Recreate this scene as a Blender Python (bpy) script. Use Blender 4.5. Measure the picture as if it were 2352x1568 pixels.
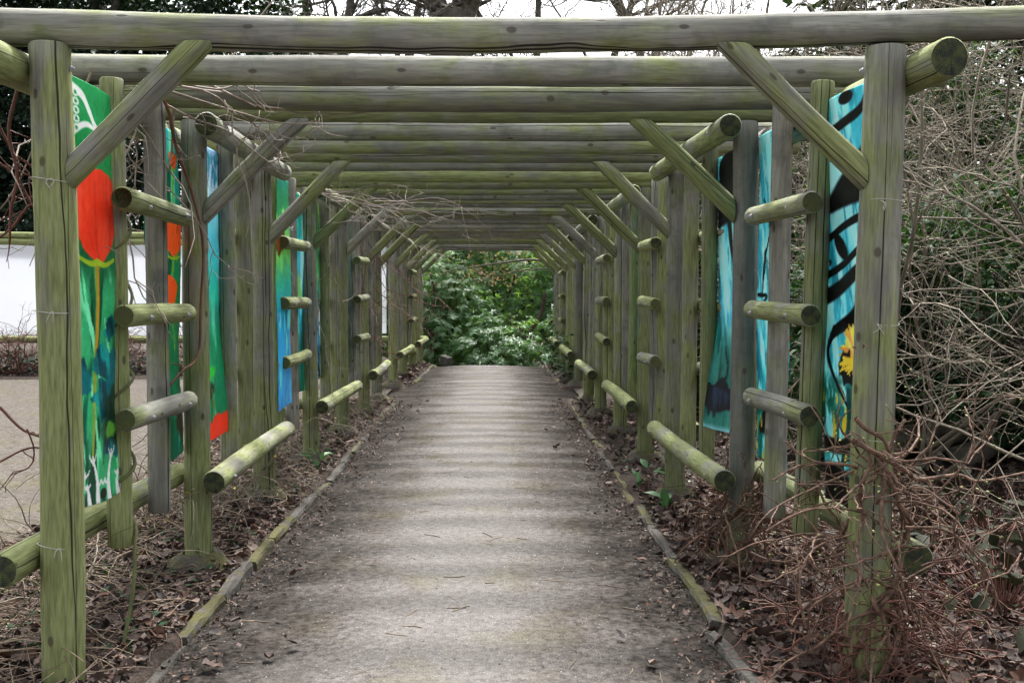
import bpy, math, random
import numpy as np
from mathutils import Vector, Matrix

for o in list(bpy.data.objects):
    bpy.data.objects.remove(o, do_unlink=True)
SC = bpy.context.scene
COL = SC.collection
random.seed(7)
R = np.random.default_rng(11)
PI = math.pi

# ------------------------------------------------------------------ camera
CAM_H = 1.55
FPX = 2450.0                      # focal length in units of a 2352-wide frame
YAW = math.atan(39 / FPX)
PITCH = math.atan(114 / FPX)
cam = bpy.data.cameras.new('camera')
cam.sensor_width = 36.0
cam.lens = FPX / 2352 * 36.0
cam.clip_start = 0.05
cam.clip_end = 600
camo = bpy.data.objects.new('camera', cam)
COL.objects.link(camo)
camo.location = (0, 0, CAM_H)
camo.rotation_euler = (PI / 2 - PITCH, 0, -YAW)
SC.camera = camo
CAM_M = camo.rotation_euler.to_matrix()

# ------------------------------------------------------------------ light
SUN_EL, SUN_AZ = math.radians(60), math.radians(8)   # azimuth: from +y towards +x
w = bpy.data.worlds.new('World')
SC.world = w
w.use_nodes = True
nt = w.node_tree
nt.nodes.clear()
sky = nt.nodes.new('ShaderNodeTexSky')
sky.sky_type = 'NISHITA'
sky.sun_disc = False
sky.sun_elevation = SUN_EL
sky.sun_rotation = SUN_AZ
sky.air_density = 1.0
sky.dust_density = 5.0
hs = nt.nodes.new('ShaderNodeHueSaturation')
hs.inputs['Saturation'].default_value = 0.24
bg = nt.nodes.new('ShaderNodeBackground')
bg.inputs['Strength'].default_value = 0.135
wo = nt.nodes.new('ShaderNodeOutputWorld')
nt.links.new(sky.outputs[0], hs.inputs['Color'])
nt.links.new(hs.outputs[0], bg.inputs['Color'])
nt.links.new(bg.outputs[0], wo.inputs['Surface'])
sl = bpy.data.lights.new('sun', 'SUN')
sl.energy = 2.5
sl.angle = math.radians(6.5)
sl.color = (1.0, 0.98, 0.95)
so = bpy.data.objects.new('sun', sl)
COL.objects.link(so)
sd = Vector((math.cos(SUN_EL) * math.sin(SUN_AZ), math.cos(SUN_EL) * math.cos(SUN_AZ), math.sin(SUN_EL)))
so.rotation_euler = sd.to_track_quat('Z', 'Y').to_euler()
SC.view_settings.view_transform = 'Standard'
SC.view_settings.look = 'None'
SC.view_settings.gamma = 1
SC.view_settings.use_curve_mapping = False
SC.view_settings.exposure = 1.75
SC.render.engine = 'CYCLES'
SC.cycles.max_bounces = 4
SC.cycles.diffuse_bounces = 3
SC.cycles.glossy_bounces = 2
SC.cycles.transmission_bounces = 3
SC.cycles.caustics_reflective = False
SC.cycles.caustics_refractive = False
SC.cycles.use_adaptive_sampling = True
SC.cycles.adaptive_threshold = 0.04
SC.cycles.use_denoising = True
SC.cycles.transparent_max_bounces = 6

def W(px, py, Y):
    """world point on the plane y=Y seen at a (2352x1568) picture point"""
    d = CAM_M @ Vector(((px - 1176) / FPX, -(py - 784) / FPX, -1))
    t = Y / d.y
    return Vector((d.x * t, Y, CAM_H + d.z * t))

# ------------------------------------------------------------------ numpy noise
def _h(ix, iy, s):
    n = (ix.astype(np.int64) * 374761393 + iy.astype(np.int64) * 668265263 + s * 144269) & 0x7fffffff
    n = ((n ^ (n >> 13)) * 1274126177) & 0x7fffffff
    return ((n ^ (n >> 16)) & 0xffff) / 65535.0
def vnoise(x, y, s=0):
    x = np.asarray(x, float); y = np.asarray(y, float)
    ix = np.floor(x); iy = np.floor(y)
    fx = x - ix; fy = y - iy
    fx = fx * fx * (3 - 2 * fx); fy = fy * fy * (3 - 2 * fy)
    a = _h(ix, iy, s); b = _h(ix + 1, iy, s); c = _h(ix, iy + 1, s); d = _h(ix + 1, iy + 1, s)
    return (a * (1 - fx) + b * fx) * (1 - fy) + (c * (1 - fx) + d * fx) * fy
def fbm(x, y, s=0, o=4):
    v = 0; a = .5; t = 0
    for i in range(o):
        v = v + a * vnoise(x, y, s + i * 17); t += a
        x = x * 2.03; y = y * 2.03; a *= .5
    return v / t
def sstep(a, b, x):
    t = np.clip((x - a) / (b - a), 0, 1)
    return t * t * (3 - 2 * t)

# ------------------------------------------------------------------ scene helpers
def tag(o, label=None, cat=None, group=None, kind=None):
    if label: o['label'] = label
    if cat: o['category'] = cat
    if group: o['group'] = group
    if kind: o['kind'] = kind
    return o
def empty(name, loc=(0, 0, 0)):
    o = bpy.data.objects.new(name, None)
    o.empty_display_size = .2
    COL.objects.link(o)
    o.location = loc
    return o
def mesh_from(name, V, F, smooth=True):
    """V (n,3); F (m,k) int array"""
    V = np.asarray(V, np.float32); F = np.asarray(F, np.int32)
    me = bpy.data.meshes.new(name)
    m, k = F.shape
    me.vertices.add(len(V)); me.vertices.foreach_set('co', V.ravel())
    me.loops.add(m * k); me.loops.foreach_set('vertex_index', F.ravel())
    me.polygons.add(m)
    me.polygons.foreach_set('loop_start', np.arange(0, m * k, k, dtype=np.int32))
    me.polygons.foreach_set('loop_total', np.full(m, k, np.int32))
    me.polygons.foreach_set('use_smooth', np.full(m, smooth, bool))
    me.update(calc_edges=True)
    return me
def obj(name, me, mats, parent=None):
    if not isinstance(mats, (list, tuple)): mats = [mats]
    if len(me.materials) == 0:
        for m in mats: me.materials.append(m)
    o = bpy.data.objects.new(name, me)
    COL.objects.link(o)
    if parent is not None:
        o.parent = parent
        o.matrix_parent_inverse = parent_inv(parent)
    return o
def parent_inv(p):
    m = Matrix.Identity(4)
    while p is not None:
        m = m @ p.matrix_basis.inverted() if False else m
        p = p.parent
    return m
def V3(*a): return np.array(a, float)

# ------------------------------------------------------------------ tubes
def tubes(polys, radii, k=4, cap=True):
    """polylines -> tube mesh arrays (V, quads)"""
    groups = {}
    for P, r in zip(polys, radii):
        P = np.asarray(P, float); r = np.asarray(r, float)
        if cap:
            d = P[-1] - P[-2]; d = d / (np.linalg.norm(d) + 1e-9)
            P = np.vstack([P, P[-1] + d * r[-1] * .5]); r = np.append(r, r[-1] * .05)
        groups.setdefault(len(P), []).append((P, r))
    Vs, Fs, base = [], [], 0
    ang = np.arange(k) * 2 * PI / k
    ca, sa = np.cos(ang), np.sin(ang)
    for n, L in groups.items():
        P = np.stack([a for a, _ in L]); r = np.stack([b for _, b in L])
        T = np.gradient(P, axis=1)
        T /= (np.linalg.norm(T, axis=2, keepdims=True) + 1e-9)
        B = len(L)
        U = np.zeros_like(P)
        ref = np.tile(V3(0.31, 0.17, 0.94), (B, 1))
        bad = np.abs((ref * T[:, 0]).sum(1)) > .9
        ref[bad] = V3(1, .1, 0)
        u = ref
        for i in range(n):
            u = u - T[:, i] * (u * T[:, i]).sum(1, keepdims=True)
            u = u / (np.linalg.norm(u, axis=1, keepdims=True) + 1e-9)
            U[:, i] = u
        Wv = np.cross(T, U)
        ring = P[:, :, None, :] + r[:, :, None, None] * (U[:, :, None, :] * ca[None, None, :, None] + Wv[:, :, None, :] * sa[None, None, :, None])
        Vs.append(ring.reshape(-1, 3))
        i0 = np.arange(B)[:, None, None] * n * k + np.arange(n - 1)[None, :, None] * k
        j = np.arange(k)[None, None, :]; j2 = (np.arange(k) + 1) % k
        j2 = j2[None, None, :]
        q = np.stack([i0 + j, i0 + j2, i0 + k + j2, i0 + k + j], -1).reshape(-1, 4) + base
        Fs.append(q); base += B * n * k
    return np.vstack(Vs), np.vstack(Fs)
def tube_obj(name, polys, radii, mat, parent=None, k=4):
    V, F = tubes(polys, radii, k)
    return obj(name, mesh_from(name, V, F), mat, parent)

def unit(v): return v / (np.linalg.norm(v) + 1e-9)
def rdir(): return unit(R.normal(size=3))
def wander(start, d, length, n, amp=.25, grav=0.0, kink=0.0):
    """random-walk polyline; grav<0 droops"""
    P = [np.array(start, float)]; d = unit(np.array(d, float)); st = length / (n - 1)
    for i in range(n - 1):
        d = unit(d + R.normal(size=3) * amp + V3(0, 0, grav))
        if kink and R.random() < kink: d = unit(d + R.normal(size=3) * .7)
        P.append(P[-1] + d * st)
    return np.array(P)
def smooth(pts, n):
    """Catmull-Rom through points"""
    pts = np.array(pts, float)
    p = np.vstack([2 * pts[0] - pts[1], pts, 2 * pts[-1] - pts[-2]])
    m = len(pts) - 1
    t = np.linspace(0, m - 1e-6, n); i = t.astype(int); f = (t - i)[:, None]
    a, b, c, d = p[i], p[i + 1], p[i + 2], p[i + 3]
    return .5 * ((2 * b) + (-a + c) * f + (2 * a - 5 * b + 4 * c - d) * f ** 2 + (-a + 3 * b - 3 * c + d) * f ** 3)
def taper(r0, r1, n): return np.linspace(r0, r1, n)

# ------------------------------------------------------------------ scattering
def frames(dirs, up=None, roll=None):
    """rotation matrices whose columns are x, y(=dir), z(=normal)"""
    n = len(dirs)
    y = dirs / (np.linalg.norm(dirs, axis=1, keepdims=True) + 1e-9)
    if up is None: up = np.tile(V3(0, 0, 1), (n, 1))
    x = np.cross(y, up); l = np.linalg.norm(x, axis=1, keepdims=True)
    x = np.where(l < 1e-3, np.tile(V3(1, 0, 0), (n, 1)), x / (l + 1e-9))
    z = np.cross(x, y)
    if roll is not None:
        c, s = np.cos(roll)[:, None], np.sin(roll)[:, None]
        x, z = x * c + z * s, z * c - x * s
    return np.stack([x, y, z], -1)
def scatter(T, pos, rot, scale):
    tv, tf = T
    n, m = len(pos), len(tv)
    scale = np.asarray(scale, float)
    if scale.ndim == 1: scale = np.repeat(scale[:, None], 3, 1)
    P = np.einsum('nij,nmj->nmi', rot, tv[None] * scale[:, None, :]) + pos[:, None, :]
    F = tf[None] + (np.arange(n) * m)[:, None, None]
    return P.reshape(-1, 3), F.reshape(-1, tf.shape[1])
def leaf_tpl(wd=.5, fold=.12, droop=.15, curl=0):
    v = [(0, 0, 0), (-wd * .42, .32, fold), (0, .33, 0), (wd * .42, .32, fold), (-wd * .4, .68, fold - droop * .45 + curl), (0, .7, -droop * .45), (wd * .4, .68, fold - droop * .45 + curl), (0, 1, -droop)]
    f = [(0, 2, 1), (0, 3, 2), (1, 2, 5), (1, 5, 4), (2, 3, 6), (2, 6, 5), (4, 5, 7), (5, 6, 7)]
    return np.array(v, float), np.array(f)
def leaf_small(wd=.6, fold=.1):
    v = [(0, 0, 0), (-wd / 2, .45, fold), (wd / 2, .45, fold), (0, 1, 0)]
    return np.array(v, float), np.array([(0, 2, 1), (1, 2, 3)])
def cloud(center, radii, nclump, nper, cr, shell=.6, flat=.7):
    """clumped points through an ellipsoid: positions and outward directions"""
    d = R.normal(size=(nclump, 3)); d /= np.linalg.norm(d, axis=1, keepdims=True)
    rr = shell + (1 - shell) * R.random((nclump, 1))
    cc = np.array(center) + d * rr * np.array(radii)
    e = R.normal(size=(nclump, nper, 3)); e /= np.linalg.norm(e, axis=2, keepdims=True)
    crr = cr * (0.6 + .8 * R.random((nclump, 1, 1)))
    p = cc[:, None] + e * crr * (R.random((nclump, nper, 1)) ** .4) * np.array([1, 1, flat])
    return p.reshape(-1, 3), (e + d[:, None] * .6).reshape(-1, 3)

# ------------------------------------------------------------------ materials
class NT:
    def __init__(s, name):
        s.m = bpy.data.materials.new(name); s.m.use_nodes = True
        s.t = s.m.node_tree; s.t.nodes.clear()
        s.out = s.t.nodes.new('ShaderNodeOutputMaterial')
    def n(s, typ, **kw):
        nd = s.t.nodes.new('ShaderNode' + typ)
        for k, v in kw.items():
            if k.startswith('i_'):
                key = k[2:]; key = int(key) if key.isdigit() else key.replace('_', ' ')
                if isinstance(v, bpy.types.NodeSocket): s.t.links.new(v, nd.inputs[key])
                else: nd.inputs[key].default_value = v
            else: setattr(nd, k, v)
        return nd
    def l(s, a, b): s.t.links.new(a, b)
    def math(s, op, a, b=None, c=None, clamp=False):
        nd = s.t.nodes.new('ShaderNodeMath'); nd.operation = op; nd.use_clamp = clamp
        for i, v in enumerate((a, b, c)):
            if v is None: continue
            if isinstance(v, bpy.types.NodeSocket): s.l(v, nd.inputs[i])
            else: nd.inputs[i].default_value = v
        return nd.outputs[0]
    def mix(s, fac, a, b, mode='MIX'):
        nd = s.t.nodes.new('ShaderNodeMix'); nd.data_type = 'RGBA'; nd.blend_type = mode
        for i, v in ((0, fac), (6, a), (7, b)):
            if isinstance(v, bpy.types.NodeSocket): s.l(v, nd.inputs[i])
            else: nd.inputs[i].default_value = v if not isinstance(v, tuple) else (*v[:3], 1)
        return nd.outputs[2]
    def ramp(s, fac, stops, interp='LINEAR'):
        nd = s.t.nodes.new('ShaderNodeValToRGB'); cr = nd.color_ramp; cr.interpolation = interp
        while len(cr.elements) < len(stops): cr.elements.new(.5)
        for e, (p, c) in zip(cr.elements, stops):
            e.position = p; e.color = (c, c, c, 1) if not isinstance(c, tuple) else (*c[:3], 1)
        s.l(fac, nd.inputs[0]); return nd.outputs[0]
    def noise(s, vec, scale, detail=4, rough=.55, dist=0.0, dim='3D'):
        nd = s.n('TexNoise', noise_dimensions=dim)
        nd.inputs['Scale'].default_value = scale; nd.inputs['Detail'].default_value = detail
        nd.inputs['Roughness'].default_value = rough; nd.inputs['Distortion'].default_value = dist
        if vec is not None: s.l(vec, nd.inputs['W' if dim == '1D' else 'Vector'])
        return nd.outputs['Fac']
    def bump(s, h, strength=.3, dist=.01, normal=None):
        nd = s.n('Bump'); nd.inputs['Strength'].default_value = strength; nd.inputs['Distance'].default_value = dist
        s.l(h, nd.inputs['Height'])
        if normal is not None: s.l(normal, nd.inputs['Normal'])
        return nd.outputs[0]
    def bsdf(s, color, rough=.8, normal=None, spec=.4, **kw):
        nd = s.t.nodes.new('ShaderNodeBsdfPrincipled')
        for key, v in (('Base Color', color), ('Roughness', rough)):
            if isinstance(v, bpy.types.NodeSocket): s.l(v, nd.inputs[key])
            else: nd.inputs[key].default_value = (*v[:3], 1) if isinstance(v, tuple) else v
        nd.inputs['Specular IOR Level'].default_value = spec
        if normal is not None: s.l(normal, nd.inputs['Normal'])
        s.l(nd.outputs[0], s.out.inputs[0]); return nd
    def translucent(s, b, color, fac):
        t = s.n('BsdfTranslucent')
        if isinstance(color, bpy.types.NodeSocket): s.l(color, t.inputs[0])
        else: t.inputs[0].default_value = (*color, 1)
        mx = s.n('MixShader'); mx.inputs[0].default_value = fac
        s.l(b.outputs[0], mx.inputs[1]); s.l(t.outputs[0], mx.inputs[2]); s.l(mx.outputs[0], s.out.inputs[0])

def wood_material():
    s = NT('weathered_log')
    tc = s.n('TexCoord'); oi = s.n('ObjectInfo')
    rnd = oi.outputs['Random']
    off = s.math('MULTIPLY', rnd, 97.0)
    comb = s.n('CombineXYZ', i_0=off, i_1=off, i_2=off).outputs[0]
    mp = s.n('Mapping'); mp.inputs['Scale'].default_value = (1, 1, .1); s.l(tc.outputs['Object'], mp.inputs['Vector'])
    va = s.n('VectorMath', operation='ADD'); s.l(mp.outputs[0], va.inputs[0]); s.l(comb, va.inputs[1]); P = va.outputs[0]
    vb = s.n('VectorMath', operation='ADD'); s.l(tc.outputs['Object'], vb.inputs[0]); s.l(comb, vb.inputs[1]); Q = vb.outputs[0]
    grain = s.noise(P, 75, 2, .65)
    mid = s.noise(P, 14, 3, .6)
    big = s.noise(Q, 3.2, 2, .6)
    blot = s.noise(Q, 7, 3, .65)
    sep = s.n('SeparateXYZ'); s.l(tc.outputs['Object'], sep.inputs[0])
    x, y, z = sep.outputs[0], sep.outputs[1], sep.outputs[2]
    # weathered grey-brown body
    c = s.ramp(mid, [(.28, (.14, .14, .118)), (.5, (.245, .242, .208)), (.72, (.37, .366, .325))])
    c = s.mix(s.ramp(grain, [(.32, .4), (.56, 0.0)]), c, (.1, .085, .065))
    # grey mildew bands
    c = s.mix(s.ramp(blot, [(.5, 0.0), (.7, .7)]), c, (.105, .11, .1))
    # green algae, amount given by the object's colour
    alg = s.math('ADD', s.math('MULTIPLY', big, .6), s.math('MULTIPLY', mid, .42))
    alg = s.math('ADD', alg, s.math('MULTIPLY', blot, .2))
    sepc = s.n('SeparateColor'); s.l(oi.outputs['Color'], sepc.inputs[0])
    amt = s.math('SUBTRACT', 1.02, sepc.outputs[0])
    amt = s.math('SUBTRACT', amt, s.math('MULTIPLY', sepc.outputs[2], s.math('MULTIPLY_ADD', z, -.08, .1)))
    am = s.math('MULTIPLY', s.math('SUBTRACT', alg, amt), 6.5, clamp=True)
    green = s.ramp(grain, [(.3, (.125, .15, .045)), (.5, (.205, .235, .075)), (.7, (.29, .32, .12))])
    c = s.mix(s.math('MULTIPLY', am, .85), c, green)
    c = s.mix(sepc.outputs[1], c, (.05, .055, .05))
    # long shakes
    ang = s.math('ARCTAN2', x, y)
    wob = s.math('MULTIPLY', s.math('SUBTRACT', s.noise(s.math('ADD', s.math('MULTIPLY', z, .9), off), 1.0, 3, .5, 0, '1D'), .5), 1.1)
    crack = None
    ln = s.noise(s.math('ADD', s.math('MULTIPLY', z, .8), off), 1.0, 1, .5, 0, '1D')
    for i, (k, wdt) in enumerate(((13.7, .034), (29.3, .028), (51.9, .024), (83.1, .02), (117.7, .018), (163.3, .018), (211.9, .016), (257.3, .016), (311.1, .014))):
        oa = s.math('MULTIPLY', s.math('FRACT', s.math('MULTIPLY', rnd, k)), 6.2832)
        d = s.math('ABSOLUTE', s.math('WRAP', s.math('ADD', s.math('SUBTRACT', ang, oa), s.math('MULTIPLY', wob, 1 - .17 * i)), PI, -PI))
        wd = s.math('MULTIPLY', s.math('SUBTRACT', s.math('PINGPONG', s.math('ADD', ln, .37 * i), .75), .2), wdt * 5.0)
        cr = s.math('SUBTRACT', 1.0, s.math('DIVIDE', d, s.math('MAXIMUM', wd, .0004)), clamp=True)
        cr = s.math('MULTIPLY', cr, 2.5, clamp=True)
        crack = cr if crack is None else s.math('MAXIMUM', crack, cr)
    # knots
    cv = s.n('CombineXYZ', i_0=s.math('MULTIPLY', ang, .078), i_1=s.math('ADD', s.math('MULTIPLY', z, .62), off), i_2=0.0).outputs[0]
    vo = s.n('TexVoronoi', voronoi_dimensions='2D'); vo.inputs['Scale'].default_value = 5.5; s.l(cv, vo.inputs['Vector'])
    kn = s.math('MULTIPLY', s.math('SUBTRACT', 1.0, s.math('DIVIDE', vo.outputs['Distance'], .085), clamp=True), 2.6, clamp=True)
    kn = s.math('MULTIPLY', kn, s.math('GREATER_THAN', s.math('FRACT', s.math('MULTIPLY', s.n('SeparateColor', i_0=vo.outputs['Color']).outputs[0], 7.7)), .5))
    c = s.mix(s.math('MULTIPLY', kn, .75), c, (.055, .042, .028))
    c = s.mix(s.math('MULTIPLY', crack, .93), c, (.012, .011, .009))
    s.bsdf(c, .82, s.bump(s.math('SUBTRACT', grain, s.math('MULTIPLY', kn, .6)), .4, .005), .25)
    return s.m
def end_material(name, a, b):
    s = NT(name)
    tc = s.n('TexCoord'); oi = s.n('ObjectInfo'); sep = s.n('SeparateXYZ'); s.l(tc.outputs['Object'], sep.inputs[0])
    off = s.math('MULTIPLY', oi.outputs['Random'], 60.0)
    x = s.math('ADD', sep.outputs[0], .006); y = s.math('SUBTRACT', sep.outputs[1], .008)
    nz = s.noise(tc.outputs['Object'], 14, 3)
    rad = s.math('ADD', s.math('SQRT', s.math('ADD', s.math('MULTIPLY', x, x), s.math('MULTIPLY', y, y))), s.math('MULTIPLY', nz, .012))
    ring = s.math('MULTIPLY_ADD', s.math('SINE', s.math('MULTIPLY', rad, 780.0)), .5, .5)
    ang = s.math('ARCTAN2', x, y)
    rays = s.noise(s.math('ADD', s.math('MULTIPLY', ang, 3.5), off), 1.0, 3, .7, 0, '1D')
    ray = s.ramp(rays, [(.6, 0.0), (.68, 1.0)])
    c = s.mix(ring, a, b)
    c = s.mix(s.ramp(s.noise(tc.outputs['Object'], 22, 4), [(.4, 0.0), (.7, .8)]), c, (.1, .115, .035))
    c = s.mix(s.math('MULTIPLY', ray, .8), c, (.012, .012, .01))
    h = s.math('SUBTRACT', ring, ray)
    s.bsdf(c, .9, s.bump(h, .5, .003), .2)
    return s.m
def simple(name, c1, c2, scale=20, rough=.85, bump=.3, isl=.5, spec=.3, stretch=None):
    s = NT(name); tc = s.n('TexCoord'); g = s.n('NewGeometry')
    n = s.noise(tc.outputs['Object'], scale, 2, .6)
    c = s.mix(s.ramp(n, [(.3, 0.0), (.7, 1.0)]), c1, c2)
    if isl:
        v = s.math('MULTIPLY_ADD', g.outputs['Random Per Island'], isl * 2, 1 - isl)
        hv = s.n('HueSaturation'); s.l(c, hv.inputs['Color']); s.l(v, hv.inputs['Value']); c = hv.outputs[0]
    s.bsdf(c, rough, s.bump(n, bump, .01) if bump else None, spec)
    return s.m
def leaf_mat(name, cols, rough=.35, trans=.2, tcol=None, spec=.5, isl=True):
    s = NT(name); g = s.n('NewGeometry'); tc = s.n('TexCoord')
    k = len(cols)
    stops = [(i / max(k - 1, 1), c) for i, c in enumerate(cols)]
    c = s.ramp(g.outputs['Random Per Island'], stops)
    n = s.noise(tc.outputs['Object'], 1.3, 2)
    hv = s.n('HueSaturation'); s.l(c, hv.inputs['Color']); s.l(s.math('MULTIPLY_ADD', n, .8, .6), hv.inputs['Value']); c = hv.outputs[0]
    b = s.bsdf(c, rough, None, spec)
    if trans: s.translucent(b, tcol if tcol else c, trans)
    return s.m

M = {}
M['wood'] = wood_material()
M['end_dark'] = end_material('log_end_dark', (.018, .022, .018), (.04, .045, .036))
M['end_pale'] = end_material('log_end_pale', (.06, .065, .03), (.13, .125, .065))
M['steel'] = simple('galvanised_bolt', (.2, .2, .21), (.36, .36, .38), 40, .4, 0, 0, .5)
M['twine'] = simple('white_twine', (.38, .36, .32), (.52, .5, .45), 60, .9, 0, 0)
M['twig_grey'] = simple('twig_grey_brown', (.105, .086, .062), (.25, .21, .16), 6, .8, .2, .35)
M['twig_pale'] = simple('vine_pale_bark', (.16, .12, .095), (.33, .28, .235), 9, .75, .2, .35)
M['twig_red'] = simple('twig_red_brown', (.085, .032, .024), (.17, .075, .052), 7, .65, .2, .35)
M['twig_green'] = simple('twig_green', (.07, .085, .03), (.15, .15, .06), 7, .7, .1, .35)
M['peeling'] = simple('peeling_bark', (.05, .028, .019), (.23, .142, .098), 28, .8, .7, .35)
M['straw'] = simple('dry_stem', (.1, .072, .05), (.29, .22, .155), 9, .8, .1, .45)
M['bark'] = simple('tree_bark', (.055, .05, .04), (.14, .125, .1), 7, .9, .9, .1)
M['bark_red'] = simple('rhododendron_bark', (.035, .025, .02), (.1, .065, .048), 7, .85, .5, .2)
M['bud'] = simple('green_bud', (.25, .27, .1), (.36, .37, .17), 30, .6, 0, .3)
M['stone'] = simple('concrete_edging', (.12, .115, .1), (.24, .225, .2), 14, .95, .8, .25)
M['plain_white'] = simple('white_sheet', (.78, .8, .85), (.83, .85, .89), 1.5, .45, .12, 0, .4)
M['yellow'] = simple('yellow_petal', (.75, .6, .05), (.85, .72, .1), 30, .6, 0, .1)
M['rhodo'] = leaf_mat('rhododendron_leaf', [(.06, .13, .065), (.085, .175, .09), (.115, .21, .115), (.15, .25, .1)], .38, .44, (.3, .55, .07), .6)
M['ivy_dark'] = leaf_mat('dark_evergreen_leaf', [(.012, .026, .014), (.02, .042, .022), (.028, .052, .03), (.038, .066, .042)], .5, .1, (.05, .11, .02), .3)
M['laurel'] = leaf_mat('laurel_leaf', [(.01, .026, .012), (.018, .046, .02), (.03, .066, .03), (.045, .095, .034)], .6, .14, (.07, .17, .02), .1)
M['litter'] = leaf_mat('leaf_litter', [(.02, .015, .013), (.045, .03, .025), (.08, .052, .042), (.13, .088, .07), (.22, .16, .13), (.035, .024, .021), (.11, .05, .028), (.06, .042, .036)], .7, .05, None, .3)
M['orange'] = leaf_mat('orange_leaf', [(.4, .24, .1), (.5, .3, .13), (.48, .33, .18)], .6, .3, None, .3)
M['purple'] = leaf_mat('purple_leaf', [(.028, .008, .014), (.045, .014, .02), (.014, .03, .01), (.036, .014, .02)], .6, .1, None, .1)
M['fresh'] = leaf_mat('fresh_green_leaf', [(.04, .12, .03), (.07, .19, .05), (.06, .13, .08)], .4, .2, None, .5)
M['moss'] = simple('moss', (.09, .1, .02), (.19, .19, .035), 30, .95, .8, .3)

def sheet_material():
    s = NT('white_sheet'); tc = s.n('TexCoord'); n = s.noise(tc.outputs['Object'], 1.5, 2)
    c = s.mix(n, (.76, .79, .85), (.8, .83, .88))
    b = s.bsdf(c, .45, None, .4); s.translucent(b, c, .3)
    return s.m
M['plain_white'] = sheet_material()
def moss_stone():
    s = NT('mossy_stone'); tc = s.n('TexCoord'); g = s.n('NewGeometry'); oi = s.n('ObjectInfo')
    P = s.n('VectorMath', operation='ADD'); s.l(tc.outputs['Object'], P.inputs[0])
    s.l(s.math('MULTIPLY', oi.outputs['Random'], 40.0), P.inputs[1])
    n = s.noise(P.outputs[0], 9, 5, .65); f = s.noise(P.outputs[0], 45, 4, .7)
    c = s.mix(s.ramp(f, [(.3, 0.0), (.7, 1.0)]), (.04, .037, .033), (.115, .106, .094))
    sp = s.n('SeparateXYZ'); s.l(g.outputs['Normal'], sp.inputs[0])
    k = s.math('MULTIPLY_ADD', sp.outputs[2], .1, n)
    sepc = s.n('SeparateColor'); s.l(oi.outputs['Color'], sepc.inputs[0])
    k = s.math('MULTIPLY', s.math('SUBTRACT', s.math('ADD', k, sepc.outputs[0]), 1.0), 6.0, clamp=True)
    c = s.mix(s.math('MULTIPLY', k, .85), c, s.mix(f, (.045, .042, .018), (.125, .118, .035)))
    s.bsdf(c, .95, s.bump(s.math('ADD', n, f), .8, .012), .2)
    return s.m
M['moss_stone'] = moss_stone()

def gravel_material(name, edge=True):
    s = NT(name); tc = s.n('TexCoord'); P = tc.outputs['Object']
    sep = s.n('SeparateXYZ'); s.l(P, sep.inputs[0])
    fine = s.noise(P, 140, 2, .75); mid = s.noise(P, 24, 3, .7); big = s.noise(P, 1.6, 3, .6)
    c = s.ramp(mid, [(.3, (.046, .041, .037)), (.46, (.1, .091, .084)), (.6, (.144, .133, .125)), (.75, (.188, .176, .167))])
    c = s.mix(s.ramp(fine, [(.36, .6), (.5, 0.0)]), c, (.035, .03, .026))
    c = s.mix(s.ramp(fine, [(.6, 0.0), (.7, .4)]), c, (.38, .36, .34))
    # grit stones
    vo = s.n('TexVoronoi'); vo.inputs['Scale'].default_value = 95; s.l(P, vo.inputs['Vector'])
    vc = s.n('SeparateColor'); s.l(vo.outputs['Color'], vc.inputs[0])
    st = s.math('MULTIPLY', s.math('LESS_THAN', vo.outputs['Distance'], .4), s.math('GREATER_THAN', vc.outputs[0], .72))
    c = s.mix(s.math('MULTIPLY', st, .5), c, s.mix(vc.outputs[1], (.1, .083, .07), (.36, .34, .32)))
    pat = s.noise(P, 5.5, 3, .7)
    c = s.mix(s.ramp(pat, [(.52, 0.0), (.7, .5)]), c, (.065, .057, .05))
    # moss film
    mo = s.math('MULTIPLY', s.math('SUBTRACT', s.math('ADD', big, s.math('MULTIPLY', mid, .35)), .7), 5.0, clamp=True)
    c = s.mix(s.math('MULTIPLY', mo, .42), c, (.115, .108, .045))
    # worn pale crown, dark humus by the kerbs
    if edge:
        dx = s.math('ABSOLUTE', s.math('ADD', sep.outputs[0], .19))
        e = s.math('ADD', dx, s.math('MULTIPLY', s.math('SUBTRACT', big, .5), .9))
        c = s.mix(s.ramp(e, [(.35, 0.0), (.7, .5), (1.02, .98)]), c, s.mix(s.ramp(mid, [(.35, 0.0), (.7, 1.0)]), (.008, .007, .006), (.065, .056, .049)))
        c = s.mix(s.ramp(e, [(.1, .25), (.6, 0.0)]), c, s.mix(fine, (.125, .118, .113), (.34, .328, .322)))
    h = s.math('ADD', s.math('MULTIPLY', fine, .5), s.math('MULTIPLY', mid, .9))
    s.bsdf(c, 1.0, s.bump(h, .45, .01), .05)
    return s.m
M['path'] = gravel_material('path_gravel')
M['court'] = gravel_material('court_gravel', False)
def tint(m, f):
    nt_ = m.node_tree; b = [n for n in nt_.nodes if n.type == 'BSDF_PRINCIPLED'][0]; l = b.inputs['Base Color'].links[0].from_socket
    mx = nt_.nodes.new('ShaderNodeMix'); mx.data_type = 'RGBA'; mx.blend_type = 'MULTIPLY'; mx.inputs[0].default_value = 1; mx.inputs[7].default_value = (*f, 1)
    nt_.links.new(l, mx.inputs[6]); nt_.links.new(mx.outputs[2], b.inputs['Base Color'])
tint(M['court'], (.8, .77, .72))
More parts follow.
